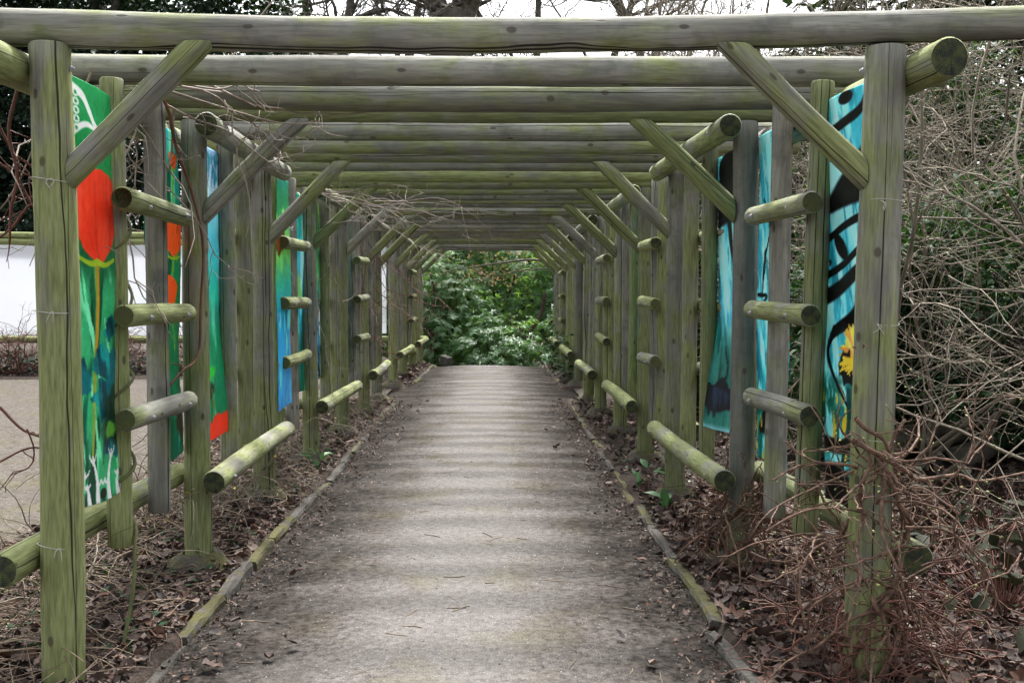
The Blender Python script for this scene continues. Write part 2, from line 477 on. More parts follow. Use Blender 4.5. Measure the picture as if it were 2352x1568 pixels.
def soil_material():
    s = NT('woodland_soil'); tc = s.n('TexCoord'); P = tc.outputs['Object']
    f = s.noise(P, 60, 3, .7); m = s.noise(P, 9, 2, .65)
    c = s.mix(s.ramp(f, [(.3, 0.0), (.7, 1.0)]), (.018, .014, .011), (.075, .055, .043))
    c = s.mix(s.ramp(m, [(.55, 0.0), (.75, .6)]), c, (.12, .08, .062))
    s.bsdf(c, .95, s.bump(s.math('ADD', f, m), .9, .03), .2)
    return s.m
M['soil'] = soil_material()

# ------------------------------------------------------------------ ground
PATH_L, PATH_R = -1.45, 1.065
def drop(y):
    y = np.asarray(y, float)
    return np.where(y < 22.6, 0, np.where(y < 24.8, -(y - 22.6) * .055, -.121 - (y - 24.8) * .42)).clip(-2.2, 0)
def path_mask(x, y):
    """1 where the gravel lies open"""
    n = (fbm(x * 2.3, y * 2.3, 3) - .5) * .14
    main = sstep(0, .07, np.minimum(x - (PATH_L - .03) + n * .4, (PATH_R + .03) - x + n * .4)) * sstep(0, .3, 25.0 - y)
    court = sstep(0, .25, np.minimum(-2.95 - x + n, 19.8 - y)) * sstep(0, .3, x + 16)
    cross = sstep(0, .2, np.minimum(y - 15.75 + n, 17.75 - y + n)) * sstep(0, .3, 9 - x) * sstep(0, .3, x + 16)
    return np.maximum(np.maximum(main, court), cross)
def bed_h(x, y):
    b = .022 + (fbm(x * 1.7, y * 1.7, 9) - .5) * .09 + (fbm(x * 9, y * 9, 5) - .5) * .03
    rise = sstep(2.2, 7, x) * .25 + sstep(20.4, 24, y) * sstep(1.5, 3.5, -x) * .35
    near = np.exp(-((x - PATH_R - .02) / .12) ** 2) + np.exp(-((x - PATH_L + .02) / .12) ** 2)
    return b * (1 - .5 * np.clip(near, 0, 1)) + rise
def ground_h(x, y):
    m = path_mask(x, y)
    return -.05 + drop(y) + np.where(m > .5, -.12 * (m - .5) * 2, bed_h(x, y) * (1 - m * 2).clip(0, 1)) + sstep(45, 80, np.hypot(x, y)) * 0
def grid_mesh(name, xs, ys, hf):
    X, Y = np.meshgrid(xs, ys)
    V = np.stack([X, Y, hf(X, Y)], -1).reshape(-1, 3)
    nx, ny = len(xs), len(ys)
    i = np.arange(nx - 1)[None, :] + np.arange(ny - 1)[:, None] * nx
    F = np.stack([i, i + 1, i + 1 + nx, i + nx], -1).reshape(-1, 4)
    return mesh_from(name, V, F)
def axis(*segs):
    a = []
    for lo, hi, st in segs: a.append(np.arange(lo, hi, st))
    a.append(np.array([segs[-1][1]])); return np.concatenate(a)
xs = axis((-160, -20, 10), (-20, -4, .5), (-4, 4, .05), (4, 9, .12), (9, 20, .5), (20, 160, 10))
ys = axis((-60, -2, 4), (-2, 10, .06), (10, 26, .12), (26, 50, .6), (50, 200, 10))
tag(obj('ground', grid_mesh('ground', xs, ys, ground_h), M['soil']), kind='structure')
def path_h(x, y): return -.05 + drop(y) + (fbm(x * 1.4, y * 1.4, 21) - .5) * .022 + .012 - .026 * np.abs(x + .19) ** 2 + (fbm(x * 7, y * 7, 23) - .5) * .01
tag(obj('path', grid_mesh('path', axis((-1.8, 1.4, .05)), axis((-2, 25.3, .06)), path_h), M['path']), kind='structure')
def court_h(x, y): return -.058 + (fbm(x * .9, y * .9, 31) - .5) * .02
tag(obj('gravel_court', grid_mesh('gravel_court', axis((-17, -1.7, .15)), axis((-3, 20.3, .15)), court_h), M['court']), kind='structure')
tag(obj('side_path', grid_mesh('side_path', axis((1.3, 9.5, .15)), axis((15.4, 18.1, .15)), court_h), M['court']), kind='structure')

# kerbs: rows of separate edging stones
def stone_mesh(seed, L, wd=.07, h=.17):
    rg = np.random.default_rng(seed)
    n = 7
    prof = np.array([(-.5, -1), (-.5, -.12), (-.36, 0), (.36, 0), (.5, -.12), (.5, -1)])
    V = []
    for i in range(n):
        t = i / (n - 1)
        e = .9 if i in (0, n - 1) else 1
        for (a, b) in prof:
            V.append((a * wd * e * (1 + rg.normal() * .06), (t - .5) * L + rg.normal() * .004, b * h * (1 if b < -.5 else 1) + rg.normal() * .006 - (.008 if e < 1 and b > -.5 else 0)))
    k = len(prof); F = []
    for i in range(n - 1):
        for j in range(k - 1): F.append((i * k + j, i * k + j + 1, (i + 1) * k + j + 1, (i + 1) * k + j))
    F4 = F; caps = [(0, 1, 2, 3), (0, 3, 4, 5)]
    for c in caps: F4.append(c[::-1]); F4.append(tuple((n - 1) * k + q for q in c))
    return mesh_from('edging_stone', np.array(V), np.array(F4), False)
stone_meshes = [stone_mesh(i, .9 if i % 2 else .62) for i in range(8)]
def kerb(name, pts, mossy, seed, gap=.012):
    rg = random.Random(seed)
    k = empty(name); tag(k, kind='structure')
    i = 0
    for a, b in zip(pts[:-1], pts[1:]):
        a = Vector(a); b = Vector(b); L = (b - a).length; t = 0
        while t < L - .25:
            me = stone_meshes[rg.randrange(8)]
            ln = me['len'] if 'len' in me.keys() else (.9 if stone_meshes.index(me) % 2 else .62)
            sc = min(1.0, (L - t) / ln)
            c = a.lerp(b, (t + ln * sc / 2) / L)
            o = obj('edging_stone', me, M['moss_stone'], k)
            d = (b - a).to_2d()
            o.location = (c.x + rg.uniform(-.022, .022), c.y, float(drop(c.y)) - .028 + rg.uniform(-.03, .012))
            o.rotation_euler = (rg.uniform(-.025, .025), rg.uniform(-.12, .12), math.atan2(d.y, d.x) - PI / 2 + rg.uniform(-.045, .045))
            o.scale = (rg.uniform(.85, 1.1), sc, 1)
            o.color = (min(1, mossy + rg.uniform(-.15, .15)), 0, 0, 1)
            t += ln * sc + gap + rg.uniform(0, .03); i += 1
    return k
kerb('kerb_left', [(PATH_L, 2.4, 0), (PATH_L + .02, 9, 0), (PATH_L - .03, 15.6, 0), (-2.9, 15.7, 0)], .47, 1)
kerb('kerb_right', [(PATH_R + .01, 2.2, 0), (PATH_R - .01, 8, 0), (PATH_R + .02, 15.5, 0)], .42, 2)
kerb('kerb_far_right', [(3.0, 18.0, 0), (1.35, 17.95, 0), (1.12, 18.6, 0), (1.1, 24, 0)], .5, 3)
kerb('kerb_far_left', [(-2.9, 17.95, 0), (-1.75, 18.0, 0), (-1.42, 18.9, 0), (-1.36, 24.5, 0)], .5, 4)
kerb('kerb_court', [(-15, 19.9, 0), (-2.4, 19.9, 0)], .4, 5)

# ------------------------------------------------------------------ logs
NS = 22
def log(name, p0, p1, r0, r1, parent, n0=None, n1=None, sag=0.0, algae=.5, dark=0.0, up=0.0, end='end_dark', seed=None, chamfer=.008, hollow=False, segs=None, mesh=None):
    """one round log from p0 to p1; n0/n1 are the normals of its saw cuts"""
    p0 = Vector(p0); p1 = Vector(p1)
    ax = p1 - p0; L = ax.length; ax.normalize()
    rot = ax.to_track_quat('Z', 'Y').to_matrix()
    rg = np.random.default_rng(seed if seed is not None else random.randrange(10 ** 6))
    n = segs or max(8, min(26, int(L / .14)))
    th = np.arange(NS) * 2 * PI / NS
    a1, a2, b1, b2 = rg.uniform(0, 2 * PI, 4)
    loc_sag = rot.inverted() @ Vector((0, 0, -1))
    bx, by = rg.normal(0, .0035, 2) * L
    rings = []
    ts = np.concatenate([[0, min(.3, chamfer / L)], np.linspace(0, 1, n)[1:-1], [max(.7, 1 - chamfer / L), 1]])
    for i, t in enumerate(ts):
        r = r0 + (r1 - r0) * t
        r = r * (1 + .018 * math.sin(5 * t * L + a1) + .012 * math.sin(11 * t * L + a2))
        if i in (0, len(ts) - 1): r -= chamfer * .8
        rr = r * (1 + .018 * np.sin(2 * th + b1 + t) + .012 * np.sin(3 * th + b2 - t))
        s = math.sin(PI * t)
        ox = bx * s + sag * s * loc_sag.x; oy = by * s + sag * s * loc_sag.y
        rings.append(np.stack([rr * np.cos(th) + ox, rr * np.sin(th) + oy, np.full(NS, t * L)], -1))
    rings = np.array(rings)
    Ri = rot.inverted()
    for end_i, nn in ((0, n0), (1, n1)):
        if nn is None: continue
        nl = Ri @ Vector(nn)
        zz = 0 if end_i == 0 else L
        sh = -(rings[:, :, 0] * nl.x + rings[:, :, 1] * nl.y) / nl.z
        wgt = (1 - ts) if end_i == 0 else ts
        wgt = np.clip(wgt * 2 - 1, 0, 1)[:, None]
        rings[:, :, 2] += sh * wgt
    nr = len(rings)
    V = rings.reshape(-1, 3)
    i = np.arange(nr - 1)[:, None] * NS; j = np.arange(NS)[None]; j2 = (np.arange(NS) + 1)[None] % NS
    F = np.stack([i + j, i + j2, i + NS + j2, i + NS + j], -1).reshape(-1, 4)
    V = list(V); F = [tuple(f) for f in F]; side = len(F)
    for e, rg_i in ((0, 0), (1, nr - 1)):
        ring = rings[rg_i]; c = ring.mean(0)
        b = len(V); V.extend(ring); dirz = 1 if e == 0 else -1
        inner = c + (ring - c) * .72
        inner[:, 2] += dirz * (.05 if (hollow and e == 0) else 0)
        V.extend(inner); V.append(c + np.array([0, 0, dirz * (.07 if (hollow and e == 0) else 0)]))
        for q in range(NS):
            q2 = (q + 1) % NS
            f = (b + q, b + NS + q, b + NS + q2, b + q2); F.append(f if e == 1 else f[::-1]) if False else F.append(f[::-1] if e == 1 else f)
            f = (b + NS + q, b + 2 * NS, b + NS + q2); F.append(f[::-1] if e == 1 else f)
    me = bpy.data.meshes.new(name)
    me.from_pydata([tuple(v) for v in V], [], F)
    me.materials.append(M['wood']); me.materials.append(M[end])
    sm = np.zeros(len(F), bool); sm[:side] = True
    mi = np.ones(len(F), np.int32); mi[:side] = 0
    me.polygons.foreach_set('use_smooth', sm); me.polygons.foreach_set('material_index', mi)
    me.update()
    o = obj(name, me, [M['wood'], M[end]], parent)
    o.matrix_basis = Matrix.Translation(p0) @ rot.to_4x4()
    o.color = (algae, dark, up, 1)
    return o

def bolt_mesh():
    V = []; F = []
    for r, z in ((.013, 0), (.013, .003), (.008, .004), (.008, .011), (.0, .013)):
        for q in range(8): V.append((r * math.cos(q * PI / 4), r * math.sin(q * PI / 4), z))
    for i in range(4):
        for q in range(8): F.append((i * 8 + q, i * 8 + (q + 1) % 8, i * 8 + 8 + (q + 1) % 8, i * 8 + 8 + q))
    return mesh_from('bolt', np.array(V), np.array(F))
BOLT = bolt_mesh()
def bolt(parent, world, normal):
    o = obj('bolt', BOLT, M['steel'], parent)
    m = Matrix.Translation(Vector(world)) @ Vector(normal).to_track_quat('Z', 'Y').to_matrix().to_4x4()
    o.matrix_basis = parent.matrix_basis.inverted() @ m
    return o

TOP = 2.52
PY = [4.24, 6.10, 8.05, 9.95, 11.85, 13.70, 15.50, 18.00, 20.05, 22.20, 24.60]
XLs = [-1.735, -1.703, -1.747, -1.728, -1.69, -1.69, -1.725, -1.73, -1.72, -1.73, -1.74]
XRs = [1.535, 1.425, 1.378, 1.40, 1.403, 1.375, 1.375, 1.41, 1.41, 1.42, 1.44]
pergola = empty('pergola', (0, 0, 0))
tag(pergola, 'long pergola of round green-weathered logs arching over the gravel path', 'pergola')
rnd = random.Random(5)
def footing_mesh(seed):
    rg = np.random.default_rng(seed); V = []; F = []
    prof = [(.07, .03), (.1, .025), (.135, -.01), (.19, -.06), (.235, -.13)]
    n = 14
    for r, z in prof:
        for q in range(n):
            a = q * 2 * PI / n; rr = r * (1 + rg.normal() * .06)
            V.append((rr * math.cos(a), rr * math.sin(a), z + rg.normal() * .006))
    for i in range(len(prof) - 1):
        for q in range(n): F.append((i * n + q, (i + 1) * n + q, (i + 1) * n + (q + 1) % n, i * n + (q + 1) % n))
    return mesh_from('footing', np.array(V), np.array(F))
FOOT = [footing_mesh(i) for i in range(4)]
posts = {}
for side, XS in ((-1, XLs), (1, XRs)):
    for k, y in enumerate(PY):
        x = XS[k]
        zb = float(drop(y))
        lean = {(-1, 0): (-.004, 0), (1, 0): (.035, 0), (1, 1): (.012, 0)}.get((side, k), (rnd.uniform(-.01, .01), rnd.uniform(-.01, .01)))
        r = (.079 if k == 0 else .075) + rnd.uniform(-.003, .003)
        al = (.6 if k == 0 else .55) + rnd.uniform(-.08, .05) - (.12 if (side, k) in ((1, 1), (1, 2)) else 0)
        dk = {(1, 0): .02, (-1, 0): .02, (-1, 1): .16, (1, 1): .42, (1, 2): .36, (1, 3): .25, (-1, 2): .26, (1, 7): .42, (-1, 4): .32, (-1, 6): .3}.get((side, k), rnd.uniform(0, .12))
        p = log('post', (x - lean[0], y, zb - .02), (x + lean[0] * .3, y + lean[1], TOP - .005), r + .003, r - .003, pergola, algae=al - .03, dark=dk, up=1.0, seed=100 + k * 2 + (side > 0), segs=30)
        posts[(side, k)] = p
        if k > 0:
            f = obj('footing', FOOT[(k + (side > 0)) % 4], M['moss_stone'], p)
            f.matrix_basis = p.matrix_basis.inverted() @ Matrix.Translation((x - lean[0], y, zb + .02)) @ Matrix.Scale(1.25, 4)
            f.color = (.5, 0, 0, 1)
        # brace from post up to the cross beam
        px = x - side * (r - .012)
        z0 = 1.985 + rnd.uniform(-.02, .03)
        bx = x - side * (.60 + rnd.uniform(-.02, .02))
        br = log('brace', (px, y, z0), (bx, y, TOP + .002), .053, .051, pergola, n0=(1, 0, 0), n1=(0, 0, 1), algae=.56 + rnd.uniform(-.18, .1), dark=rnd.choice([0, .1, .25]), seed=300 + k * 2 + (side > 0), segs=12, chamfer=.003)
        if k < 7:
            bolt(br, (px - side * .12, y - .055, z0 + .06), (0, -1, 0)) if False else None
            bolt(p, (x - side * (r - .001), y, TOP - .1), (-side, 0, 0))

# cross beams, three to a bay
by = []
for k in range(10):
    for j in (0, .41, .72): by.append(PY[k] + (PY[k + 1] - PY[k]) * j)
by.append(PY[-1])
for i, y in enumerate(by):
    xa = -2.32 + rnd.uniform(-.06, .06); xb = 2.1 + rnd.uniform(-.06, .05)
    r0, r1 = .068 + rnd.uniform(-.004, .004), .063 + rnd.uniform(-.004, .004)
    if i % 2: r0, r1 = r1, r0
    dz = rnd.uniform(-.004, .004) - (.012 if i < 3 else 0)
    al = .45 + rnd.uniform(-.12, .14)
    sag = rnd.uniform(0, .012); za = zb_ = 0
    if i == 0: r0, r1, xa, xb, sag, al, za, zb_ = .073, .064, -2.4, 2.09, .022, .42, .01, .035
    if i == 1: al = .42; zb_ = .004; r0 = r1 = .069; dz = -.016
    if i == 2: r0 = r1 = .07; dz = -.008
    log('cross_beam', (xa, y, TOP + r0 + dz + za), (xb, y + rnd.uniform(-.015, .015), TOP + r1 + dz + zb_), r0, r1, pergola, sag=sag, algae=al, dark=rnd.choice([0, .04, .1, .2, .3]) if i > 1 else .03, seed=500 + i, segs=34)

def lerp_x(XS, k, y):
    t = (y - PY[k]) / (PY[k + 1] - PY[k]); return XS[k] * (1 - t) + XS[k + 1] * t
slat_y = {}
for side, XS in ((-1, XLs), (1, XRs)):
    for k in range(10):
        if k == 6: continue                      # opening for the side path
        inner = k in (1, 3, 5, 7, 9)
        y0, y1 = PY[k], PY[k + 1]
        s = -side if inner else side             # side on which the long rails run
        for what, r, z, e0, e1 in (('wall_plate', .064 if inner else .076, TOP - (.066 if inner else .1), .26, .14), ('rail', .064, .495 if inner else .49, .2, .16)):
            ya, yb = y0 - e0, y1 + e1
            if not inner and k: ya += .12
            if what == 'rail' and side > 0 and k == 0: ya += .12
            o = (.076 + r + .002) * s
            zd = float(drop((y0 + y1) / 2))
            if what == 'rail' and k == 8: continue
            lg = log(what, (XS[k] + o, ya, z + zd * .5), (XS[k + 1] + o, yb, z + zd), r + .001, r - .003, pergola, dark=.4 if (what, side, k) == ('rail', 1, 0) else rnd.uniform(0, .1), algae=.6 + rnd.uniform(-.08, .06) if what == 'rail' else .46 + rnd.uniform(-.08, .1), seed=700 + k * 10 + (side > 0) * 3 + (what == 'rail'), segs=18, end='end_dark')
            if inner:
                for yy in (y0 + .02, y1 - .02):
                    bolt(lg, (lerp_x(XS, k, yy) + o + s * r * .99, yy, z - .005 + zd), (s, 0, .05))
        # upright slats and short rungs
        fr = {(-1, 1): (.405, .66), (-1, 2): (.25, .56), (-1, 3): (.44, .74), (1, 1): (.46, .76), (1, 2): (.35, .58)}.get((side, k), (.355, .655) if not inner else (.42, .73))
        ss = []
        for q, f in enumerate(fr):
            y = y0 + (y1 - y0) * f; x = lerp_x(XS, k, y)
            ss.append((x, y)); slat_y[(side, k, q)] = y
            log('slat', (x + rnd.uniform(-.012, .012) - (.065 if (side, k, q) == (1, 0, 0) else .02 if side > 0 and k == 0 else 0), y, .405 + rnd.uniform(-.03, .03)), (x + side * .004, y + rnd.uniform(-.015, .015), TOP - .01), .056 + rnd.uniform(-.003, .002), .053, pergola, algae=.45 + rnd.uniform(-.16, .16), dark=[0, .22, .05, .3, .12][(k * 2 + q + (side > 0)) % 5], seed=900 + k * 10 + q + (side > 0) * 4, segs=24, up=.6)
        if k < 9:
            o = -s * (.056 + .048)
            for q, z in enumerate((1.93, 1.455, .995)):
                a, b = ss[0], ss[1]
                zz = z + rnd.uniform(-.015, .015)
                tilt = rnd.uniform(-.012, .012)
                lg = log('rung', (a[0] + o, a[1] - .22, zz - tilt), (b[0] + o, b[1] + .16, zz + tilt), .05, .048, pergola, algae=.5 + rnd.uniform(-.1, .14), dark=rnd.choice([0, .1, .2]), seed=1100 + k * 20 + q + (side > 0) * 8, end='end_pale' if rnd.random() < .8 else 'end_dark', hollow=(side == -1 and k == 0 and q == 0), segs=10)
                if k < 4:
                    for yy in (a[1], b[1]):
                        bolt(lg, (lerp_x(XS, k, yy) + o - s * .0485, yy, zz - .01), (-s, 0, 0))
log('cross_rail', (-2.1, 24.36, .48), (-1.55, 24.38, .47), .075, .072, pergola, algae=.7, seed=41)
log('cross_rail', (-2.2, 21.9, .33), (-1.62, 21.95, .33), .07, .07, pergola, algae=.7, seed=42)
# ------------------------------------------------------------------ banners (flat print as vertex colour)
def banner_mat():
    s = NT('printed_vinyl')
    at = s.n('Attribute', attribute_name='print')
    b = s.bsdf(at.outputs['Color'], .38, None, .4)
    s.translucent(b, at.outputs['Color'], .45)
    return s.m
M['print'] = banner_mat()
def lin(c):
    c = np.asarray(c, float) / 255.
    return np.where(c <= .04045, c / 12.92, ((c + .055) / 1.055) ** 2.4)
class Paint:
    """u 0..1 from the near edge to the far edge, v 0..1 downwards; a = height/width"""
    def __init__(s, nu, nv, a, seed):
        s.u, s.v = np.meshgrid(np.linspace(0, 1, nu), np.linspace(0, 1, nv)); s.a = a; s.seed = seed
        s.y = s.v * a
        s.c = np.zeros(s.u.shape + (3,))
        s.wu = (fbm(s.u * 5, s.y * 5, seed) - .5); s.wv = (fbm(s.u * 5, s.y * 5, seed + 50) - .5)
    def fill(s, col, m=1.0):
        m = np.asarray(m, float)[..., None] if np.ndim(m) else m
        s.c = s.c * (1 - m) + np.asarray(col, float) * m
    def grad(s, stops):
        vs = [p for p, _ in stops]
        s.c = np.stack([np.interp(s.v + s.wv * .12, vs, [c[i] for _, c in stops]) for i in range(3)], -1)
    def wash(s, col, lo, hi, sx=4, sy=1.2, seed=0, m=1.0, skew=0.0):
        n = fbm((s.u + skew * s.y) * sx, s.y * sy, s.seed + seed + 7, 5)
        s.fill(col, sstep(lo, hi, n) * m)
    def ell(s, cu, cv, ru, rv, col, soft=.12, rough=.0, m=1.0, rot=0):
        dx = s.u - cu + s.wu * rough; dy = (s.v - cv) * s.a + s.wv * rough
        ca, sa = math.cos(rot), math.sin(rot)
        x, y = dx * ca + dy * sa, -dx * sa + dy * ca
        d = np.sqrt((x / ru) ** 2 + (y / (rv * s.a)) ** 2)
        k = 1 - sstep(1 - soft, 1 + soft, d); s.fill(col, k * m); return k
    def line(s, pts, wd, col, wd2=None, m=1.0, soft=.25):
        P = smooth([(p[0], p[1] * s.a, 0) for p in pts], max(12, len(pts) * 7))[:, :2]
        n = len(P) - 1; mg = max(wd, wd2 or wd) * 1.4
        nv, nu = s.u.shape
        i0, i1 = int(max(0, (P[:, 1].min() - mg) / s.a * (nv - 1))), int(min(nv, (P[:, 1].max() + mg) / s.a * (nv - 1) + 2))
        j0, j1 = int(max(0, (P[:, 0].min() - mg) * (nu - 1))), int(min(nu, (P[:, 0].max() + mg) * (nu - 1) + 2))
        if i1 <= i0 or j1 <= j0: return
        u, y = s.u[i0:i1, j0:j1], s.y[i0:i1, j0:j1]
        best = np.full(u.shape, 9.)
        for i in range(n):
            a, b = P[i], P[i + 1]; d = b - a; L = (d ** 2).sum() + 1e-9
            t = np.clip(((u - a[0]) * d[0] + (y - a[1]) * d[1]) / L, 0, 1)
            w_ = wd + ((wd2 if wd2 is not None else wd) - wd) * (i + t) / n
            best = np.minimum(best, np.hypot(u - a[0] - t * d[0], y - a[1] - t * d[1]) / w_)
        k = ((1 - sstep(1 - soft, 1 + soft, best)) * m)[..., None]
        s.c[i0:i1, j0:j1] = s.c[i0:i1, j0:j1] * (1 - k) + np.asarray(col, float) * k
RED, ORG = (233, 62, 30), (240, 105, 35)
def tulip(p, cu, cv, ru, rv, col=RED):
    dk = tuple(int(c * .72) for c in col); lt = tuple(min(255, int(c * 1.08 + 14)) for c in col)
    t = np.clip((p.v - cv) / rv + p.wv * .12, -1.2, 1.2)
    wd = ru * np.sqrt(np.clip(1 - np.abs(t) ** 2.4, 0, 1)) * (1 - .3 * t)
    egg = (1 - sstep(-.02, .02, np.abs(p.u - cu + p.wu * .1) - wd)) * (np.abs(t) < 1)
    p.fill(col, egg)
    p.fill(lt, egg * sstep(.48, .66, fbm(p.u * 6, p.y * 1.6, p.seed + 3)) * .8)
    p.fill(dk, egg * sstep(.54, .7, fbm(p.u * 8, p.y * 1.3, p.seed + 30)) * .55)
    c0 = p.c.copy()
    for o, q in ((-.55, .5), (-.1, .9), (.35, .7), (.7, .4)):
        p.line([(cu + ru * o, cv - rv * .7), (cu + ru * o * .95, cv - rv * .1), (cu + ru * o * .5, cv + rv * .5), (cu + ru * .05, cv + rv * .95)], ru * .04, dk, m=.5 * q)
    p.c = c0 * (1 - egg[..., None]) + p.c * egg[..., None]
    for sg in (-1, 1): p.line([(cu + sg * ru * .75, cv + rv * .93), (cu + sg * ru * .3, cv + rv * 1.05), (cu, cv + rv * 1.0)], ru * .03, (160, 185, 45), ru * .06)
def art_big_tulip(p):
    p.grad([(0, (28, 150, 84)), (.2, (24, 150, 80)), (.45, (18, 105, 62)), (.7, (14, 120, 92)), (1, (10, 95, 70))])
    p.wash((8, 74, 46), .46, .6, 5, 1.6, 2, sstep(.38, .5, p.v) * .85, -.1)
    p.wash((70, 195, 135), .5, .62, 7, 1.8, 1, sstep(.4, .5, p.v) * .85, .25); p.wash((150, 235, 195), .57, .66, 10, 2.2, 4, sstep(.4, .5, p.v) * .85, -.3)
    p.line([(.05, .02), (.3, .035), (.45, .07), (.6, .1), (1, .125)], .035, (250, 252, 255), .02)
    p.line([(.1, .13), (.35, .1), (.6, .105)], .03, (250, 252, 255), .012)
    for q in range(5): p.ell(.19, .035 + q * .02, .05, .009, (250, 252, 255)); p.ell(.19, .035 + q * .02, .028, .005, (30, 150, 84))
    p.line([(.56, .42), (.57, .55), (.48, .66), (.42, .78), (.4, .9)], .04, (150, 165, 60), .02)
    p.line([(.58, .42), (.58, .55), (.5, .66)], .014, (205, 140, 40))
    for a, b, ru, rv in ((.86, .57, .2, .032), (.72, .67, .32, .055), (.2, .68, .24, .045), (.85, .72, .25, .04), (.55, .75, .28, .035), (.85, .86, .3, .05)):
        k = p.ell(a, b, ru * .8, rv * .85, (8, 112, 125), .08, .35, .92); p.wash((25, 175, 170), .45, .62, 8, 4, 9, k * .9); p.wash((6, 66, 80), .52, .64, 9, 4, 19, k * .8)
    p.ell(.9, .8, .33, .06, (12, 52, 40), .3, .3, .9); p.ell(.8, .83, .12, .02, (110, 175, 70), .2, .2)
    tulip(p, .58, .305, .46, .112)
    wh = (242, 246, 255)
    for x0, h, lean in ((.5, .115, -.1), (.74, .12, .08), (.2, .08, .06), (.08, .045, .04), (.93, .06, .02), (.34, .05, -.04)):
        p.line([(x0 + .03, 1.01), (x0, 1 - h * .45), (x0 + lean, 1 - h)], .042, wh, .012)
        for q in (-1, 1):
            p.line([(x0 + lean * .8, 1 - h * .85), (x0 + lean + q * .05, 1 - h * .97), (x0 + lean + q * .07, 1 - h * 1.06)], .014, wh, .006)
    for x0 in (.54, .62, .69): p.line([(x0 - .04, .945), (x0, .955), (x0 + .04, .945)], .011, wh)
    p.ell(.63, .98, .07, .014, (12, 40, 34), .2)
def art_tulips(p):
    p.grad([(0, (40, 175, 185)), (.25, (30, 155, 130)), (.5, (24, 140, 78)), (.8, (30, 130, 90)), (1, (20, 105, 85))])
    p.wash((130, 225, 190), .54, .7, 6, 1.0, 1, 1, .1); p.wash((14, 90, 50), .54, .68, 5, 1.1, 2, .8)
    for a, b, ru, rv in ((.35, .12, .16, .03), (.8, .09, .15, .025), (.75, .33, .3, .055), (.5, .5, .36, .065)): 
        p.line([(a, b + rv), (a - .05, b + rv + .1), (a + .05, b + rv + .28)], .03, (120, 170, 50), .02); tulip(p, a, b, ru, rv, ORG)
    p.ell(.9, .9, .14, .05, (70, 70, 50), .4, .2)
def art_sky_tulip(p):
    p.grad([(0, (160, 195, 235)), (.14, (185, 210, 245)), (.3, (110, 205, 225)), (.5, (50, 195, 175)), (.68, (30, 155, 110)), (1, (20, 130, 85))])
    for q in range(16): p.ell(R.random(), R.random() * .13, .12, .014, (60, 160, 175), .25, .3, .85)
    for q in range(8): p.line([(.12 * q, .02), (.12 * q + .04, .07), (.12 * q - .03, .13)], .012, (40, 90, 100), m=.7)
    p.wash((150, 230, 210), .56, .72, 5, 1, 3, sstep(.45, .6, p.v) * .7)
    tulip(p, .3, .12, .16, .025, (235, 90, 40)); tulip(p, .3, .36, .26, .055, ORG)
    p.ell(.4, .77, .28, .032, (60, 195, 70), .2, .2); p.ell(.35, .83, .25, .02, (40, 60, 45), .3, .4)
    p.line([(.55, .83), (.6, .95)], .015, (120, 130, 50))
    for o in (-.2, .05, .3, .5): p.ell(.35 + o, .975, .16, .06, RED, .08, .15, rot=o * .5)
def art_sunflower(p):
    p.grad([(0, (40, 150, 130)), (.12, (60, 165, 110)), (.3, (140, 205, 120)), (.45, (60, 185, 160)), (.6, (50, 170, 200)), (.8, (70, 180, 225)), (1, (60, 165, 215))])
    for q in range(9):
        a = q * .7; p.ell(.25 + .4 * math.cos(a), .27 + .06 * math.sin(a), .3, .022, (150, 215, 125), .1, .1, .9, rot=a)
    p.ell(.2, .27, .3, .05, (110, 75, 35), .15, .3); p.wash((200, 110, 40), .5, .6, 20, 8, 4, p.ell(.2, .27, .27, .045, (110, 75, 35)) * .7)
    p.wash((120, 215, 235), .53, .7, 7, 2.4, 5, sstep(.5, .6, p.v)); p.wash((25, 120, 170), .58, .72, 8, 3, 6, sstep(.5, .6, p.v) * .8)
def art_arum(p):
    p.grad([(0, (60, 150, 100)), (.2, (45, 135, 90)), (.4, (90, 190, 120)), (.55, (60, 180, 190)), (.75, (80, 185, 230)), (1, (60, 150, 180))])
    p.wash((200, 205, 110), .55, .65, 6, 1.5, 1, .8, .3); p.wash((20, 90, 70), .55, .66, 5, 1.4, 2, .7)
    p.line([(-.1, .36), (.4, .42), (.7, .5), (.7, .6), (.3, .62)], .05, (14, 18, 20)); p.line([(-.1, .55), (.5, .6), (.8, .72)], .08, (14, 18, 20), .03)
    p.ell(.4, .78, .38, .06, (25, 40, 45), .15, .4); p.ell(.45, .87, .45, .05, (20, 80, 110), .2, .3)
    p.line([(.1, .97), (.5, .9), (.9, .97)], .06, (12, 16, 20)); p.ell(.7, .97, .22, .022, (12, 16, 20)); p.ell(.7, .97, .13, .012, (90, 190, 230))
def art_teal(p, warm=(235, 175, 60)):
    p.grad([(0, (40, 165, 140)), (.3, (60, 190, 205)), (.6, (40, 165, 190)), (1, (20, 130, 90))])
    p.wash((180, 235, 215), .54, .7, 5, 1.2, 1); p.wash((16, 85, 80), .55, .68, 5, 1.6, 2, .8)
    p.ell(.5, .5, .35, .07, warm, .3, .4, .9); p.line([(.5, .57), (.4, .8), (.5, 1)], .04, (20, 60, 50))
BLK = (14, 15, 18)
def cyan_base(p):
    p.grad([(0, (150, 230, 243)), (.3, (160, 236, 246)), (.55, (150, 230, 243)), (.7, (105, 212, 222)), (.82, (70, 178, 178)), (1, (95, 205, 208))])
    p.wash((40, 170, 185), .47, .62, 7, 1.6, 1, .8, .3); p.wash((15, 120, 135), .55, .66, 9, 2.2, 3, .7, .4); p.wash((185, 244, 248), .52, .64, 8, 1.9, 2, .85, .3)
